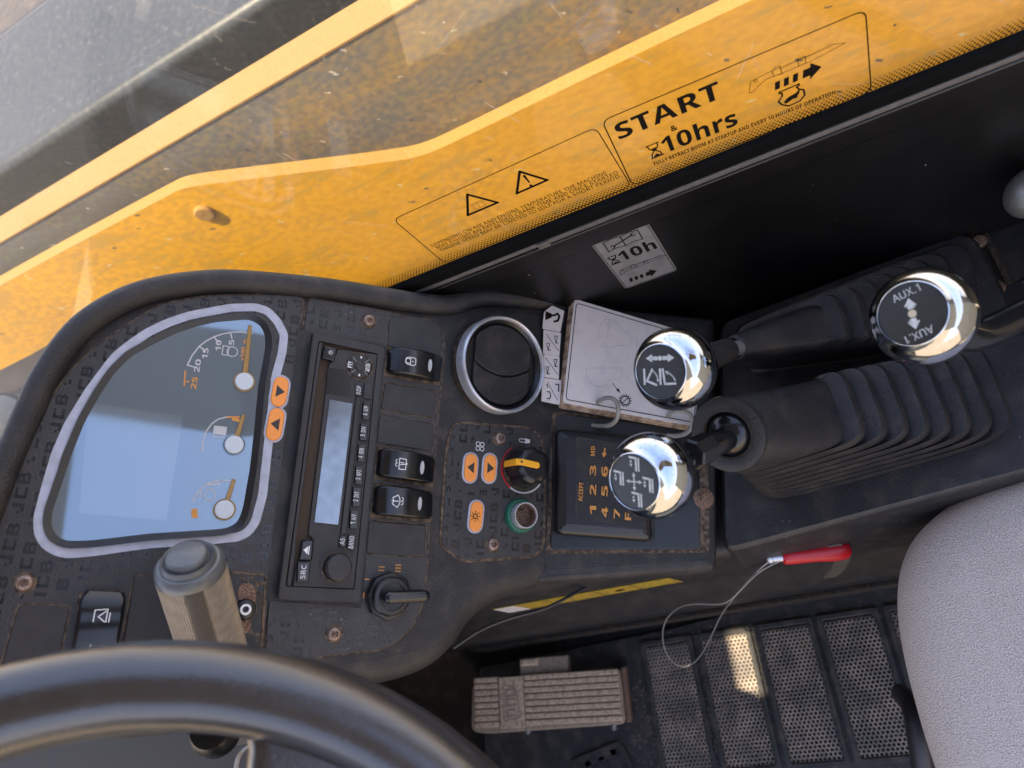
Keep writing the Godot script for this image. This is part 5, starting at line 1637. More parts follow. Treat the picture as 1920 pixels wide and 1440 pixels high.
func gaiters() -> void:
	thing("gaiter_mat", "black rubber base mat under the two pleated lever boots", "rubber mat", FH)
	var s := shape()
	s.profile(rounded([Vector2(0.322, 0.0599), Vector2(0.3359, -0.1443), Vector2(0.3266, -0.1552), Vector2(0.206, -0.1588), Vector2(0.1313, -0.1537), Vector2(0.1136, 0.0983), Vector2(0.1224, 0.1025)], 0.012, 6), [[-0.004, 0.42], [0.0, 0.49], [0.0012, 0.4945], [0.004, 0.497]])
	part("base_sheet", s, M.rubber)
	specks(Rect2(0.1, -0.25, 0.24, 0.4), 0.4973, 500, 94, M.fleck)
	s = shape()
	s.profile(rounded([Vector2(0.3108, 0.0475), Vector2(0.3262, -0.137), Vector2(0.3145, -0.1463), Vector2(0.2331, -0.1296), Vector2(0.2622, 0.0471)], 0.012, 5), [[0.0, 0.49], [0.0, 0.4985], [0.002, 0.5005]])
	part("raised_rim", s, M.rubber)
	thing("rear_plate", "dusty dark steel plate behind the lever boots", "plate", FH)
	s = shape()
	s.prism(PackedVector2Array([Vector2(0.3412, -0.1402), Vector2(0.3551, -0.2519), Vector2(0.2082, -0.27), Vector2(0.1145, -0.1712), Vector2(0.144, -0.1174)]), 0.42, 0.486, 0.002, 2)
	part("steel_sheet", s, M.dark)
	for p in [Vector2(0.2795, -0.1542), Vector2(0.3243, -0.1564)]:
		s = shape()
		s.lathe([[0.0058, 0.484], [0.0058, 0.4895], [0.0045, 0.491], [0.0, 0.4915]], Transform3D(Basis.IDENTITY, Vector3(p.x, p.y, 0)), 12)
		part("bolt", s, M.rust)
	s = shape()
	s.box(Vector3(0.21, -0.165, 0.486), Vector3(0.33, -0.16, 0.4895), 0.001)
	part("plate_edge", s, M.grime)
	thing("large_boot", "large pleated black rubber boot around the front lever", "lever boot", FI, Vector3(0.18773, 0.5, 0.035657), "pleated lever boots")
	var low := [Vector3(0.21766, 0.5, -0.056969), Vector3(0.23447, 0.5, 0.12571), Vector3(0.15469, 0.5, 0.12362), Vector3(0.14436, 0.5, -0.064276)]
	var high := [Vector3(0.18941, 0.585, -0.054964), Vector3(0.20873, 0.585, 0.010195), Vector3(0.1545, 0.585, 0.011589), Vector3(0.14741, 0.585, -0.067617)]
	var tip: Vector3 = Vector3(0.15486, 0.66098, -0.054826)
	var axis: Vector3 = Vector3(-0.43626, 0.84302, -0.31463)
	part("pleated_body", boot(low, high, 8, tip, axis, 0.0235), M.rubber, null, 40.0)
	s = shape()
	s.lathe([[0.0225, -0.006], [0.0244, -0.002], [0.024, 0.0024], [0.02, 0.0036], [0.0155, 0.0022], [0.0145, -0.003]], facing(tip, axis), 40, true)
	part("end_collar", s, M.rubber, null, 60.0)
	s = shape()
	s.lathe([[0.0156, -0.001], [0.0156, 0.0012], [0.0148, 0.0016]], facing(tip, axis), 40, true)
	part("dust_ring", s, M.dust)
	s = shape()
	s.lathe([[0.015, -0.004], [0.0138, 0.0015], [0.011, 0.0048], [0.007, 0.0068], [0.0, 0.0075]], facing(tip, axis), 36)
	part("glossy_plug", s, M.gloss, null, 60.0)
	thing("small_boot", "smaller pleated black rubber boot around the rear lever beside the side panel", "lever boot", FI, Vector3(0.30811, 0.5, 0.037374), "pleated lever boots")
	low = [Vector3(0.3062, 0.5, -0.044238), Vector3(0.32164, 0.5, 0.12993), Vector3(0.2363, 0.5, 0.12047), Vector3(0.26151, 0.5, -0.044975)]
	high = [Vector3(0.2685, 0.57, -0.039119), Vector3(0.27293, 0.57, 0.023457), Vector3(0.23585, 0.57, 0.023559), Vector3(0.23624, 0.57, -0.041355)]
	tip = Vector3(0.22753, 0.6283, -0.039788)
	axis = Vector3(-0.29911, 0.70164, -0.64671)
	part("pleated_body", boot(low, high, 7, tip, axis, 0.0092), M.rubber, null, 40.0)

# ------------------------------------------------------------------ levers
func lever_knob(label: String, at: Vector3, axis: Vector3, hint: Vector3, r: float) -> Transform3D:
	thing("lever_knob", label, "lever knob", FI, at, "chrome lever knobs")
	var t := facing(at, axis, hint)
	var s := shape()
	var prof := []
	for k in 15:
		var a := lerpf(-0.12, 0.535, k / 14.0) * PI / 2
		prof.append([r * cos(a) * 1.0, r * 0.86 * sin(a)])
	prof.pop_back()
	s.lathe(prof + [[r * 0.665, r * 0.69], [r * 0.655, r * 0.725], [r * 0.635, r * 0.735], [r * 0.615, r * 0.71], [r * 0.61, r * 0.6]], t, 56)
	part("chrome_shell", s, M.chrome, null, 60.0)
	s = shape()
	s.lathe([[0.0, -r * 1.12], [r * 0.42, -r * 1.1], [r * 0.72, -r * 0.78], [r * 0.93, -r * 0.4], [r * 0.995, -r * 0.16], [r * 1.0, -r * 0.1], [r * 0.97, -r * 0.06]], t, 48)
	part("black_back", s, M.gloss, null, 60.0)
	return t

func badge(t: Transform3D, r: float) -> Node3D:
	# the flat badge; its symbols are printed on it in the badge's own plane
	var s := shape()
	s.lathe([[r * 0.625, r * 0.6], [r * 0.625, r * 0.69], [r * 0.58, r * 0.7], [0.0, r * 0.702]], t, 40)
	var face := part("badge", s, M.badge)
	return face

func badge_shape() -> Shape:
	var s := Shape.new()
	return s

func badge_part(called: String, s: Shape, t: Transform3D, r: float, m: Material, under: Node3D) -> void:
	var o := part(called, s, m, under, 0.0)
	o.transform = Transform3D(t.basis, t.origin - base) * Transform3D(Basis.IDENTITY, Vector3(0, 0, r * 0.712))

func levers() -> void:
	var up: Vector3 = Vector3(0.89292, 0.35249, 0.28007)
	# front lever, joystick
	var r := 0.0248
	var at: Vector3 = Vector3(0.12174, 0.71906, -0.094787)
	var ax: Vector3 = Vector3(-0.34332, 0.87818, -0.33307)
	var t := lever_knob("chrome lever knob with a four-way boom diagram, standing over the keypad", at, ax, up, r)
	var b := badge(t, r)
	var s := badge_shape()
	var k := r * 0.1
	for d in 4:
		var v := Vector2(1, 0).rotated(d * PI / 2)
		var w := Vector2(-v.y, v.x)
		s.stroke(PackedVector2Array([v * 0.1 * k, v * 1.3 * k]), 0.28 * k, 0)
		s.flat(PackedVector2Array([v * 1.2 * k + w * 0.45 * k, v * 1.2 * k - w * 0.45 * k, v * 2.1 * k]), 0)
	for c in [Vector2(0.6, 4.1), Vector2(-3.6, 0.6), Vector2(3.9, -0.3), Vector2(0.9, -3.9)]:
		var o: Vector2 = c * k
		s.stroke(PackedVector2Array([o + Vector2(-1.5, 1.4) * k, o + Vector2(0.1, 1.2) * k, o + Vector2(0.1, -1.5) * k]), 0.48 * k, 0)
		s.stroke(PackedVector2Array([o + Vector2(0.75, 1.2) * k, o + Vector2(0.75, -1.6) * k]), 0.4 * k, 0)
		s.flat(PackedVector2Array([o + Vector2(-1.5, 0.2) * k, o + Vector2(-0.9, 0.2) * k, o + Vector2(-1.2, 0.9) * k]), 0)
		s.flat(PackedVector2Array([o + Vector2(-1.6, -0.1) * k, o + Vector2(-0.8, -0.1) * k, o + Vector2(-1.2, -0.8) * k]), 0)
	badge_part("white_diagram", s, t, r, M.white_worn, b)
	s = shape()
	var tip: Vector3 = Vector3(0.15405, 0.65981, -0.05322)
	s.tube(PackedVector3Array([at - ax * r * 1.05, at - ax * r * 1.3 + (tip - at) * 0.1, at.lerp(tip, 0.55), at.lerp(tip, 0.8), tip]), 0.0068, 16, false, 0.0082)
	part("stem", s, M.gloss)
	s = shape()
	s.lathe([[0.0085, -0.008], [0.0098, -0.007], [0.0098, 0.007], [0.0085, 0.008]], facing(at.lerp(tip, 0.58), tip - at), 8)
	part("stem_nut", s, M.black, null, 20.0)
	# second lever
	r = 0.0252
	at = Vector3(0.18548, 0.71146, -0.070154)
	ax = Vector3(-0.36832, 0.88378, -0.28856)
	t = lever_knob("chrome lever knob with a sideways double arrow, standing over the white booklet", at, ax, up, r)
	b = badge(t, r)
	s = badge_shape()
	k = r * 0.1
	s.flat(circle(Vector2(0, 3.1) * k, 0.55 * k, 12), 0)
	for d: float in [-1.0, 1.0]:
		var o: Vector2 = Vector2(d * 1.0, 3.1) * k
		s.stroke(PackedVector2Array([o, o + Vector2(d * 1.0, 0.05) * k]), 0.9 * k, 0)
		s.flat(PackedVector2Array([o + Vector2(d * 1.0, 1.0) * k, o + Vector2(d * 1.0, -0.95) * k, o + Vector2(d * 2.6, 0.05) * k]), 0)
	for d in 2:
		var o := Vector2(-2.7 if d == 0 else 1.4, -1.5) * k
		s.stroke(PackedVector2Array([o + Vector2(-1.5, 2.0) * k, o + Vector2(-1.5, -1.4) * k]), 0.5 * k, 0)
		if d == 0:
			s.stroke(PackedVector2Array([o + Vector2(0.6, 2.0) * k, o + Vector2(-0.9, -0.7) * k, o + Vector2(1.5, -1.6) * k]), 0.5 * k, 0)
			s.stroke(arc(o + Vector2(-0.9, -0.7) * k, 2.9 * k, 1.0, 0.1, 8), 0.35 * k, 0)
			s.flat(PackedVector2Array([o + Vector2(1.5, -0.3) * k, o + Vector2(2.4, -0.2) * k, o + Vector2(2.0, -1.0) * k]), 0)
		else:
			s.stroke(PackedVector2Array([o + Vector2(-0.8, 2.0) * k, o + Vector2(-0.4, -1.4) * k, o + Vector2(2.2, -1.3) * k]), 0.5 * k, 0)
			s.stroke(arc(o + Vector2(-0.4, -1.4) * k, 2.7 * k, 1.3, 0.3, 8), 0.35 * k, 0)
			s.flat(PackedVector2Array([o + Vector2(-0.3, 1.6) * k, o + Vector2(0.3, 0.7) * k, o + Vector2(0.7, 1.6) * k]), 0)
	badge_part("white_diagram", s, t, r, M.white_worn, b)
	s = shape()
	tip = Vector3(0.22773, 0.62632, -0.035224)
	s.tube(PackedVector3Array([at - ax * r, at - ax * r * 1.5, Vector3(0.21124, 0.66064, -0.049298), Vector3(0.21934, 0.64454, -0.044733)]), 0.0088, 16)
	part("stem_sleeve", s, M.dark)
	s = shape()
	s.tube(PackedVector3Array([Vector3(0.21577, 0.65201, -0.046531), tip]), 0.0052, 14)
	part("steel_stem", s, M.steel)
	# auxiliary lever
	r = 0.0256
	at = Vector3(0.17342, 0.71178, 0.061825)
	ax = Vector3(-0.23154, 0.90998, -0.34398)
	t = lever_knob("chrome lever knob marked AUX.1 on a bent black stem", at, ax, up, r)
	b = badge(t, r)
	s = badge_shape()
	k = r * 0.1
	for d: float in [-1.0, 1.0]:
		var v := Vector2(-0.22, 1.0).normalized() * d
		var w := Vector2(-v.y, v.x)
		s.flat(PackedVector2Array([v * 0.95 * k + w * 0.55 * k, v * 0.95 * k - w * 0.55 * k, v * 1.6 * k - w * 0.55 * k, v * 1.6 * k - w * 1.15 * k, v * 3.2 * k, v * 1.6 * k + w * 1.15 * k, v * 1.6 * k + w * 0.55 * k]), 0)
	badge_part("double_arrow", s, t, r, M.white_worn, b)
	s = badge_shape()
	s.flat(circle(Vector2(0.05, 0) * k, 0.8 * k, 16), 0)
	badge_part("centre_dot", s, t, r, M.beige, b)
	for d in 2:
		var tm := TextMesh.new()
		tm.text = "AUX.1"
		tm.font = plain
		tm.font_size = 48
		tm.pixel_size = r * 0.15 / 34.0
		tm.depth = 0.0001
		var o := MeshInstance3D.new()
		o.name = "lettering"
		o.mesh = tm
		o.material_override = M.white_worn
		b.add_child(o, true)
		var turn := Basis(Vector3(0, 0, 1), 0.42 + (0.0 if d == 0 else PI))
		var where := Vector2(-0.95, 4.2) * k if d == 0 else Vector2(1.15, -4.2) * k
		o.transform = Transform3D(t.basis, t.origin - base) * Transform3D(turn, Vector3(where.x, where.y, r * 0.713))
	s = shape()
	s.tube(smooth3([at - ax * r * 0.9, at - ax * r * 1.35, Vector3(0.18123, 0.64798, 0.089896), Vector3(0.18652, 0.63272, 0.10265), Vector3(0.2017, 0.60914, 0.13183), Vector3(0.22495, 0.56822, 0.16821), Vector3(0.2796, 0.40289, 0.2456)], 2), 0.0098, 16)
	part("bent_stem", s, M.gloss, null, 60.0)
	# another lever end at the border of the view
	at = Vector3(0.30592, 0.57074, 0.17768)
	thing("grey_lever_knob", "worn grey ball knob over the dusty plate by the side panel", "lever knob", FI, at)
	s = shape()
	var prof := []
	for q in 14:
		var a := -PI / 2 + PI * q / 13.0
		prof.append([0.0165 * cos(a), 0.0195 * sin(a)])
	s.lathe(prof, facing(at, Vector3(0.22114, 0.73286, 0.64344)), 28)
	part("ball", s, M.steel, null, 60.0)
	s = shape()
	s.tube(PackedVector3Array([at, at + Vector3(0.03, -0.1, 0.04), at + Vector3(0.03, -0.2, 0.05)]), 0.005, 10)
	part("rod", s, M.steel)
	at = Vector3(0.21924, 0.58867, 0.14363)
	thing("black_grip", "black lever grip just above the bent lever stem", "grip", FI, at)
	s = shape()
	s.tube(smooth3([Vector3(0.21753, 0.59739, 0.13598), Vector3(0.22298, 0.59015, 0.1448), Vector3(0.23786, 0.57049, 0.16507), Vector3(0.28003, 0.50063, 0.21997)], 2), 0.011, 14)
	part("handle", s, M.gloss, null, 60.0)

# ------------------------------------------------------------------ floor: mat, pedal, release handle
func floor_things() -> void:
	thing("floor_mat", "black rubber floor mat with five perforated grip panels and pale dust", "floor mat", FH)
	var s := shape()
	s.profile(rounded([Vector2(0.1, 0.62), Vector2(0.113, 0.3), Vector2(0.126, 0.15), Vector2(0.142, 0.0), Vector2(0.142, -0.2), Vector2(-0.7, -0.2), Vector2(-0.7, 0.62)], 0.01, 3), [[0.0, -0.003], [0.0, 0.001], [0.0015, 0.0022]])
	part("mat_sheet", s, M.mat)
	var bars := [0.345, 0.2545, 0.1715, 0.0875, 0.0]
	for n in 5:
		var far: float = 0.33 - 0.0845 * n
		var near: float = far - 0.065
		var top := 0.0935
		var end := -0.074
		s = shape()
		var o := rounded([Vector2(end - 0.007, near - 0.0075), Vector2(top + 0.007, near - 0.0075), Vector2(top + 0.007, far + 0.0075), Vector2(end - 0.007, far + 0.0075)], 0.004, 3)
		var i := rounded([Vector2(end, near), Vector2(top, near), Vector2(top, far), Vector2(end, far)], 0.004, 3)
		s.loft([Shape.up(Shape.ccw(o), 0.002), Shape.up(Shape.inset(Shape.ccw(o), 0.0006), 0.0072), Shape.up(Shape.inset(Shape.ccw(i), -0.0012), 0.0072), Shape.up(Shape.ccw(i), 0.006), Shape.up(Shape.ccw(i), 0.002)])
		var frame := part("raised_frame", s, M.mat, null, 40.0)
		# the perforated sheet: six-sided cells round six-sided holes
		s = shape()
		var pitch := 0.0056
		var rowh := pitch * 0.866
		var nx := int((top - end) / rowh) + 1
		var ny := int((far - near) / pitch) + 1
		for a in nx:
			for b in ny:
				var c := Vector2(end + (a + 0.5) * rowh, near + (b + 0.5 * (a % 2)) * pitch)
				if c.x > top - 0.001 or c.y > far + 0.001:
					continue
				for k in 6:
					var a0 := PI / 6 + PI / 3 * k - PI / 6
					var d0 := Vector2(cos(a0), sin(a0))
					var d1 := Vector2(cos(a0 + PI / 3), sin(a0 + PI / 3))
					var e0 := Shape.lift(c + d0 * pitch * 0.5774, 0.0048)
					var e1 := Shape.lift(c + d1 * pitch * 0.5774, 0.0048)
					var f0 := Shape.lift(c + d0 * pitch * 0.4, 0.0052)
					var f1 := Shape.lift(c + d1 * pitch * 0.4, 0.0052)
					s.quad(e0, e1, f1, f0)
					s.quad(f0, f1, f1 + Vector3(0, 0, -0.0028), f0 + Vector3(0, 0, -0.0028))
		stuff(part("grip_panel", s, M.grip, frame, 0.0))
	specks(Rect2(-0.2, -0.1, 0.34, 0.7), 0.0024, 700, 95, M.fleck)
	# dried soil lying on the mat
	s = shape()
	rng.seed = 12
	for i in 2600:
		var c := Vector2(rng.randf_range(-0.16, 0.11), rng.randf_range(-0.03, 0.36))
		if rng.randf() < 0.7:
			c = Vector2(rng.randfn(-0.03, 0.05), rng.randfn(0.25, 0.06))
		var r := rng.randf_range(0.0003, 0.0011)
		var q3 := circle(c, r, 5)
		for k in 5:
			q3[k] += Vector2(rng.randf_range(-1, 1), rng.randf_range(-1, 1)) * r * 0.5
		var top3 := Shape.lift(c, 0.0056 + r * 0.8)
		var foot := Shape.up(q3, 0.0053)
		for k in 5:
			s.tri(foot[k], foot[(k + 1) % 5], top3)
	stuff(part("dried_soil", s, M.soil, null, 0.0))
	# raised letter plate of the mat, half in view
	s = shape()
	var q := PackedVector2Array([Vector2(-0.0477, 0.4722), Vector2(-0.0279, 0.3902), Vector2(-0.0852, 0.3681), Vector2(-0.114, 0.4501)])
	s.ring(rounded(q, 0.008, 4), Shape.inset(Shape.ccw(rounded(q, 0.008, 4)), 0.006), 0.001, 0.0065)
	part("emblem_frame", s, M.mat)
	s = shape()
	s.stroke(PackedVector2Array([Vector2(-0.054, 0.4495), Vector2(-0.0413, 0.4037)]), 0.009, 0.0062)
	s.stroke(PackedVector2Array([Vector2(-0.0542, 0.4461), Vector2(-0.0979, 0.4314)]), 0.009, 0.0062)
	s.stroke(PackedVector2Array([Vector2(-0.0502, 0.4236), Vector2(-0.0685, 0.4166)]), 0.009, 0.0062)
	s.stroke(PackedVector2Array([Vector2(-0.042, 0.4039), Vector2(-0.0836, 0.3899)]), 0.009, 0.0062)
	part("emblem_letter", s, M.mat)
	# accelerator pedal
	var pl := facing(Vector3(0.034874, 0.08, -0.463), Vector3(0.02, 0.96, 0.27), Vector3(1, 0, 0))
	var heel: Vector3 = Vector3(0.028646, 0.035, -0.36655)
	var toe: Vector3 = Vector3(0.040451, 0.085, -0.58875)
	var px := (heel - toe).normalized()
	var pn := (Vector3(0, 1, 0) - px * px.y).normalized()
	var fp := Transform3D(px, pn.cross(px), pn, toe)
	var len := (heel - toe).length()
	thing("accelerator_pedal", "dusty ribbed accelerator pedal with a letter plate near its toe end", "pedal", fp)
	s = shape()
	s.profile(rounded([Vector2(-0.004, -0.036), Vector2(0.02, -0.04), Vector2(len, -0.036), Vector2(len, 0.04), Vector2(0.0, 0.034)], 0.011, 5), [[0.0, -0.014], [0.0, -0.003], [0.002, 0.0]])
	part("tread", s, M.pedal_groove)
	for n in 8:
		var y := -0.0315 + n * 0.0088
		for seg in [[0.004, 0.042], [0.082, len - 0.004]]:
			s = shape()
			s.box(Vector3(seg[0], y, -0.001), Vector3(seg[1], y + 0.0072, 0.0032), 0.0014)
			part("rib", s, M.pedal)
	s = shape()
	s.box(Vector3(0.044, -0.034, -0.001), Vector3(0.081, 0.036, 0.0052), 0.0012)
	var lp := part("letter_plate", s, M.pedal)
	s = shape()
	var lb := [Vector2(0.05, -0.024), Vector2(0.075, -0.02), Vector2(0.07, 0.02), Vector2(0.052, 0.026)]
	s.stroke(PackedVector2Array(lb), 0.0016, 0.0056, true)
	for y in [-0.013, 0.0015, 0.0145]:
		s.stroke(PackedVector2Array([Vector2(0.068, y - 0.004), Vector2(0.056, y - 0.0055), Vector2(0.055, y + 0.0035), Vector2(0.067, y + 0.004)]), 0.0028, 0.0056, y > 0.01)
	part("raised_emblem", s, M.pedal_groove, lp)
	s = shape()
	s.box(Vector3(0.075, 0.034, -0.03), Vector3(0.15, 0.062, -0.004), 0.003)
	part("side_bracket", s, M.pedal_groove)
	s = shape()
	s.box(Vector3(0.078, 0.05, -0.02), Vector3(0.105, 0.06, 0.004), 0.003)
	part("spring_lug", s, M.pedal)
	s = shape()
	s.box(Vector3(len, -0.034, -0.03), Vector3(len + 0.008, 0.04, -0.004), 0.003)
	part("heel_hinge", s, M.rust)
	for x in [0.083, len - 0.018]:
		s = shape()
		s.lathe([[0.004, -0.006], [0.004, 0.002], [0.0, 0.004]], Transform3D(Basis(Vector3(1, 0, 0), PI / 2), Vector3(x, -0.04, -0.004)), 10)
		part("pin", s, M.steel)
	# red release handle with its wire loop
	var a: Vector3 = Vector3(0.11246, 0.43672, -0.064394)
	var b: Vector3 = Vector3(0.11211, 0.41791, -0.010463)
	thing("release_handle", "glossy red release handle lying against the lower console wall", "handle", FI, a)
	var ax := (b - a).normalized()
	var l := (b - a).length()
	s = shape()
	s.lathe([[0.0, 0.0], [0.0048, 0.0002], [0.0064, 0.0016], [0.0068, 0.004], [0.007, 0.012], [0.0074, 0.03], [0.0084, l - 0.018], [0.0086, l - 0.01], [0.0078, l - 0.003], [0.005, l + 0.0005], [0.0, l + 0.0015]], facing(a, ax), 28)
	part("red_grip", s, M.red, null, 60.0)
	s = shape()
	s.lathe([[0.0036, -0.0095], [0.0036, 0.001]], facing(a, ax), 14)
	s.lathe([[0.003, -0.013], [0.0042, -0.012], [0.0042, -0.009], [0.003, -0.008]], facing(a, ax), 14)
	part("ferrule", s, M.silver)
	thing("wire_loop", "thin steel wire loop hanging from the red handle over the mat", "wire", FI, a)
	s = shape()
	s.tube(smooth3([a - ax * 0.008, Vector3(0.10787, 0.43625, -0.0821), Vector3(0.10257, 0.41646, -0.098585), Vector3(0.09514, 0.37411, -0.1218), Vector3(0.086735, 0.32069, -0.14873), Vector3(0.073596, 0.26399, -0.17409), Vector3(0.059531, 0.21851, -0.19827), Vector3(0.050156, 0.19754, -0.21697), Vector3(0.047654, 0.20296, -0.23172), Vector3(0.057944, 0.23508, -0.23625), Vector3(0.073685, 0.28733, -0.22484), Vector3(0.08721, 0.33489, -0.20583), Vector3(0.094486, 0.36499, -0.18279), Vector3(0.093042, 0.39014, -0.15919), Vector3(0.086792, 0.40019, -0.13504), Vector3(0.087022, 0.40665, -0.12216), Vector3(0.098132, 0.41613, -0.10308), Vector3(0.10559, 0.43065, -0.085915), Vector3(0.11008, 0.43427, -0.067172)], 2), 0.0008, 8)
	part("wire", s, M.wire)
	thing("handle_clip", "bent metal clip that holds the red handle", "clip", FI, b)
	var clip := [Vector3(0.12966, 0.42168, -0.038109), Vector3(0.12956, 0.41568, -0.025156), Vector3(0.11933, 0.43364, -0.022907), Vector3(0.10608, 0.42222, -0.016252), Vector3(0.10136, 0.39386, -0.024055), Vector3(0.098306, 0.37227, -0.033989)]
	var ring0 := []
	for n in clip.size():
		var c: Vector3 = clip[n]
		var w := ax * 0.0062
		var d := Vector3(0, 0.0008, 0) + Vector3(0.0006, 0, 0)
		ring0.append(PackedVector3Array([c - w - d, c + w - d, c + w + d, c - w + d]))
	s = shape()
	s.loft(ring0)
	s.fan(ring0[0], false)
	s.fan(ring0[-1])
	part("clip_strip", s, M.clip)

# ------------------------------------------------------------------ steering wheel and stalks
func steering() -> void:
	var axis := Vector3(0, cos(deg_to_rad(40)), sin(deg_to_rad(40)))
	var f := facing(Vector3(-0.152, 0.907, -0.261), axis, Vector3(0, 1, 0))
	thing("steering_wheel", "black steering wheel with a grey spoke, close to the viewer", "steering wheel", f)
	var s := shape()
	var path := PackedVector3Array()
	for k in 96:
		path.append(Vector3(cos(TAU * k / 96), sin(TAU * k / 96), 0) * 0.181)
	s.tube(path, 0.0165, 24, true)
	part("rim", s, M.wheel, null, 60.0)
	var join: Vector3 = f.affine_inverse() * Vector3(0.00085139, 0.86053, -0.19794)
	var first := atan2(join.y, join.x)
	for k in 3:
		var a := first + TAU * k / 3.0
		var d := Vector2(cos(a), sin(a))
		var w := Vector2(-d.y, d.x)
		var out := PackedVector2Array()
		for n in 9:
			var t := n / 8.0
			out.append(d * lerpf(0.03, 0.176, t) + w * (0.016 + 0.03 * pow(t, 5.0)))
		for n in 9:
			var t := 1.0 - n / 8.0
			out.append(d * lerpf(0.03, 0.176, t) - w * (0.016 + 0.03 * pow(t, 5.0)))
		s = shape()
		s.profile(out, [[0.004, -0.012], [0.0, -0.008], [0.0, -0.002], [0.003, 0.002], [0.007, 0.0035]])
		part("spoke", s, M.wheel, null, 50.0)
	s = shape()
	s.lathe([[0.05, -0.05], [0.055, -0.01], [0.05, 0.004], [0.03, 0.01], [0.0, 0.012]], Transform3D.IDENTITY, 40)
	part("hub", s, M.wheel, null, 50.0)
	# ribbed drive stalk end beyond the rim
	var tip: Vector3 = Vector3(0.10449, 0.8292, -0.33373)
	var down: Vector3 = Vector3(-0.53127, -0.7113, -0.46022)
	thing("ribbed_stalk", "ribbed drum-shaped stalk end standing up behind the steering wheel", "stalk", facing(tip, -down))
	s = shape()
	s.lathe([[0.0, 0.0022], [0.0095, 0.0018], [0.0112, 0.0], [0.0114, -0.003]], Transform3D.IDENTITY, 40)
	part("push_button", s, M.cap_grey, null, 50.0)
	s = shape()
	s.lathe([[0.0116, -0.003], [0.0138, -0.001], [0.0148, -0.003], [0.015, -0.0045], [0.0166, -0.0048], [0.0184, -0.007], [0.0188, -0.0095], [0.0188, -0.012]], Transform3D.IDENTITY, 48)
	part("end_cap", s, M.cap_grey, null, 40.0)
	s = shape()
	var rings := []
	var flat: Vector3 = facing(tip, -down).basis.inverse() * (Vector3(0.071827, 0.84064, -0.31156) - tip)
	var fa := atan2(flat.y, flat.x)
	for z in [-0.012, -0.0125, -0.09]:
		var r := PackedVector3Array()
		for k in 320:
			var a := TAU * k / 320
			var near := absf(wrapf(a - fa, -PI, PI)) < 0.27
			var rr: float = 0.0186 if near else (0.0189 if k % 4 < 2 else 0.0183)
			r.append(Vector3(cos(a) * rr, sin(a) * rr, z))
		rings.append(r)
	rings.reverse()
	s.loft(rings)
	part("ribbed_grip", s, M.knurl, null, 20.0)
	s = shape()
	var strip := []
	for z in [-0.09, -0.0118]:
		var r := PackedVector3Array()
		for k in 9:
			var a := fa + lerpf(-0.25, 0.25, k / 8.0)
			r.append(Vector3(cos(a) * 0.0191, sin(a) * 0.0191, z))
		strip.append(r)
	s.loft(strip, false)
	part("smooth_strip", s, M.trim)
	# column stalk below the rim
	var c: Vector3 = Vector3(0.022004, 0.70336, -0.44465)
	thing("column_stalk", "black column stalk with a small white triangle under the wheel rim", "stalk", facing(c, Vector3(0.17892, 0.8406, 0.51126)))
	s = shape()
	s.lathe([[0.0, 0.004], [0.014, 0.002], [0.017, -0.004], [0.017, -0.016], [0.012, -0.02]], Transform3D.IDENTITY, 28)
	part("end_knob", s, M.black, null, 50.0)
	s = shape()
	s.tube(PackedVector3Array([Vector3(0.0, 0.0, -0.018), Vector3(0.004, -0.03, -0.06), Vector3(0.006, -0.06, -0.12)]), 0.0105, 16)
	part("shaft", s, M.steel)
	s = shape()
	s.stroke(PackedVector2Array([Vector2(-0.003, 0.001), Vector2(0.003, 0.0), Vector2(0.0005, 0.005)]), 0.0011, 0.0046, true)
	part("white_triangle", s, M.print)
	thing("column_cowl", "dark plastic cowl around the steering column below the wheel", "cowl", FI)
	s = shape()
	var rg := []
	for k in 5:
		var z := k / 4.0
		var o := Vector3(-0.27, 0.72, -0.42).lerp(Vector3(-0.2, 0.1, -0.66), z)
		var r := PackedVector3Array()
		for n in 28:
			var a := TAU * n / 28
			r.append(o + Vector3(cos(a) * 0.13, 0, sin(a) * 0.11))
		rg.append(r)
	rg.reverse()
	s.loft(rg)
	s.fan(rg[-1])
	part("cowl_shell", s, M.shell, null, 60.0)
	s = shape()
	var face := [Vector3(0.079359, 0.75858, -0.76463), Vector3(0.043745, 0.63768, -0.43617), Vector3(-0.0584, 0.57286, -0.46821), Vector3(-0.043817, 0.69754, -0.82958)]
	var under := face.map(func(p: Vector3) -> Vector3: return p + Vector3(0.004, -0.012, -0.01))
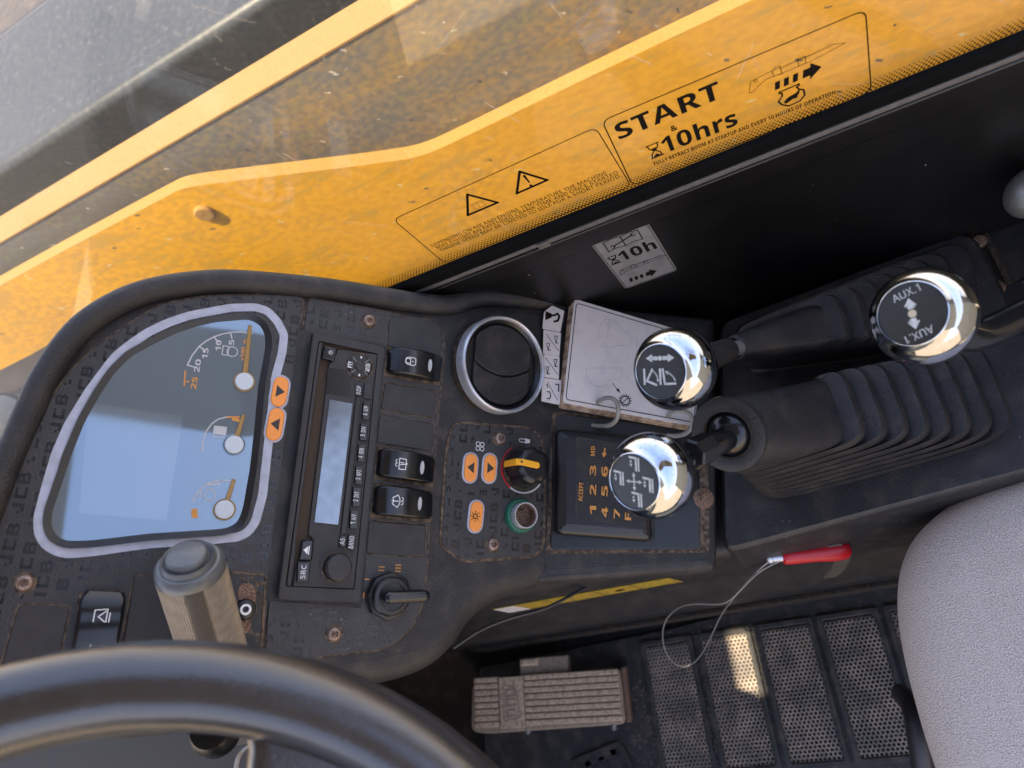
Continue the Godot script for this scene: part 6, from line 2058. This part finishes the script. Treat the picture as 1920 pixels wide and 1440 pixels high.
	s.quad(face[3], face[2], face[1], face[0])
	s.quad(under[0], under[1], under[2], under[3])
	for k in 4:
		s.quad(face[k], face[(k + 1) % 4], under[(k + 1) % 4], under[k])
	part("upper_panel", s, M.brown_plastic)
	thing("white_cable", "short white cable loop beside the column stalk", "cable", FI)
	s = shape()
	s.tube(smooth3([Vector3(-0.014855, 0.6815, -0.44028), Vector3(-0.0013627, 0.68667, -0.4357), Vector3(0.0057491, 0.68805, -0.43036), Vector3(0.0098257, 0.6868, -0.42284)], 2), 0.0017, 8)
	part("cable", s, M.ringwire)

func seat() -> void:
	thing("seat", "grey speckled fabric seat cushion with a rounded front corner", "seat", FH)
	var s := shape()
	var p := smooth([Vector2(0.1539, -0.1853), Vector2(0.143, -0.1286), Vector2(0.1299, -0.0788), Vector2(0.1118, -0.0435), Vector2(0.0883, -0.0231), Vector2(0.0597, -0.0112), Vector2(0.0255, -0.005), Vector2(-0.0075, -0.0027), Vector2(-0.039, -0.0017), Vector2(-0.0722, -0.0028), Vector2(-0.1216, -0.0133), Vector2(-0.1853, -0.058), Vector2(-0.1792, -0.1993), Vector2(-0.0133, -0.3447), Vector2(0.1277, -0.35), Vector2(0.1486, -0.2517)], 3)
	var prof := [[0.03, 0.4], [0.006, 0.42], [0.0, 0.44]]
	for k in 9:
		var t := PI / 2 * k / 8.0
		prof.append([0.05 * (1 - cos(t)), 0.452 + 0.036 * sin(t)])
	prof.append([0.06, 0.489])
	s.profile(p, prof)
	part("cushion", s, M.fabric, null, 70.0)
	s = shape()
	s.profile(p, [[0.035, 0.34], [0.03, 0.4005]])
	part("pan", s, M.dark)
	thing("seat_lever", "dark tubular seat adjuster bar below the cushion edge", "lever", FI)
	s = shape()
	s.tube(smooth3([Vector3(-0.0047056, 0.14508, -0.0068779), Vector3(-0.017679, 0.20824, 0.0004386), Vector3(-0.043744, 0.2203, -0.0030551), Vector3(-0.087026, 0.20032, -0.010329)], 2), 0.0105, 14)
	part("bar", s, M.trim, null, 60.0)
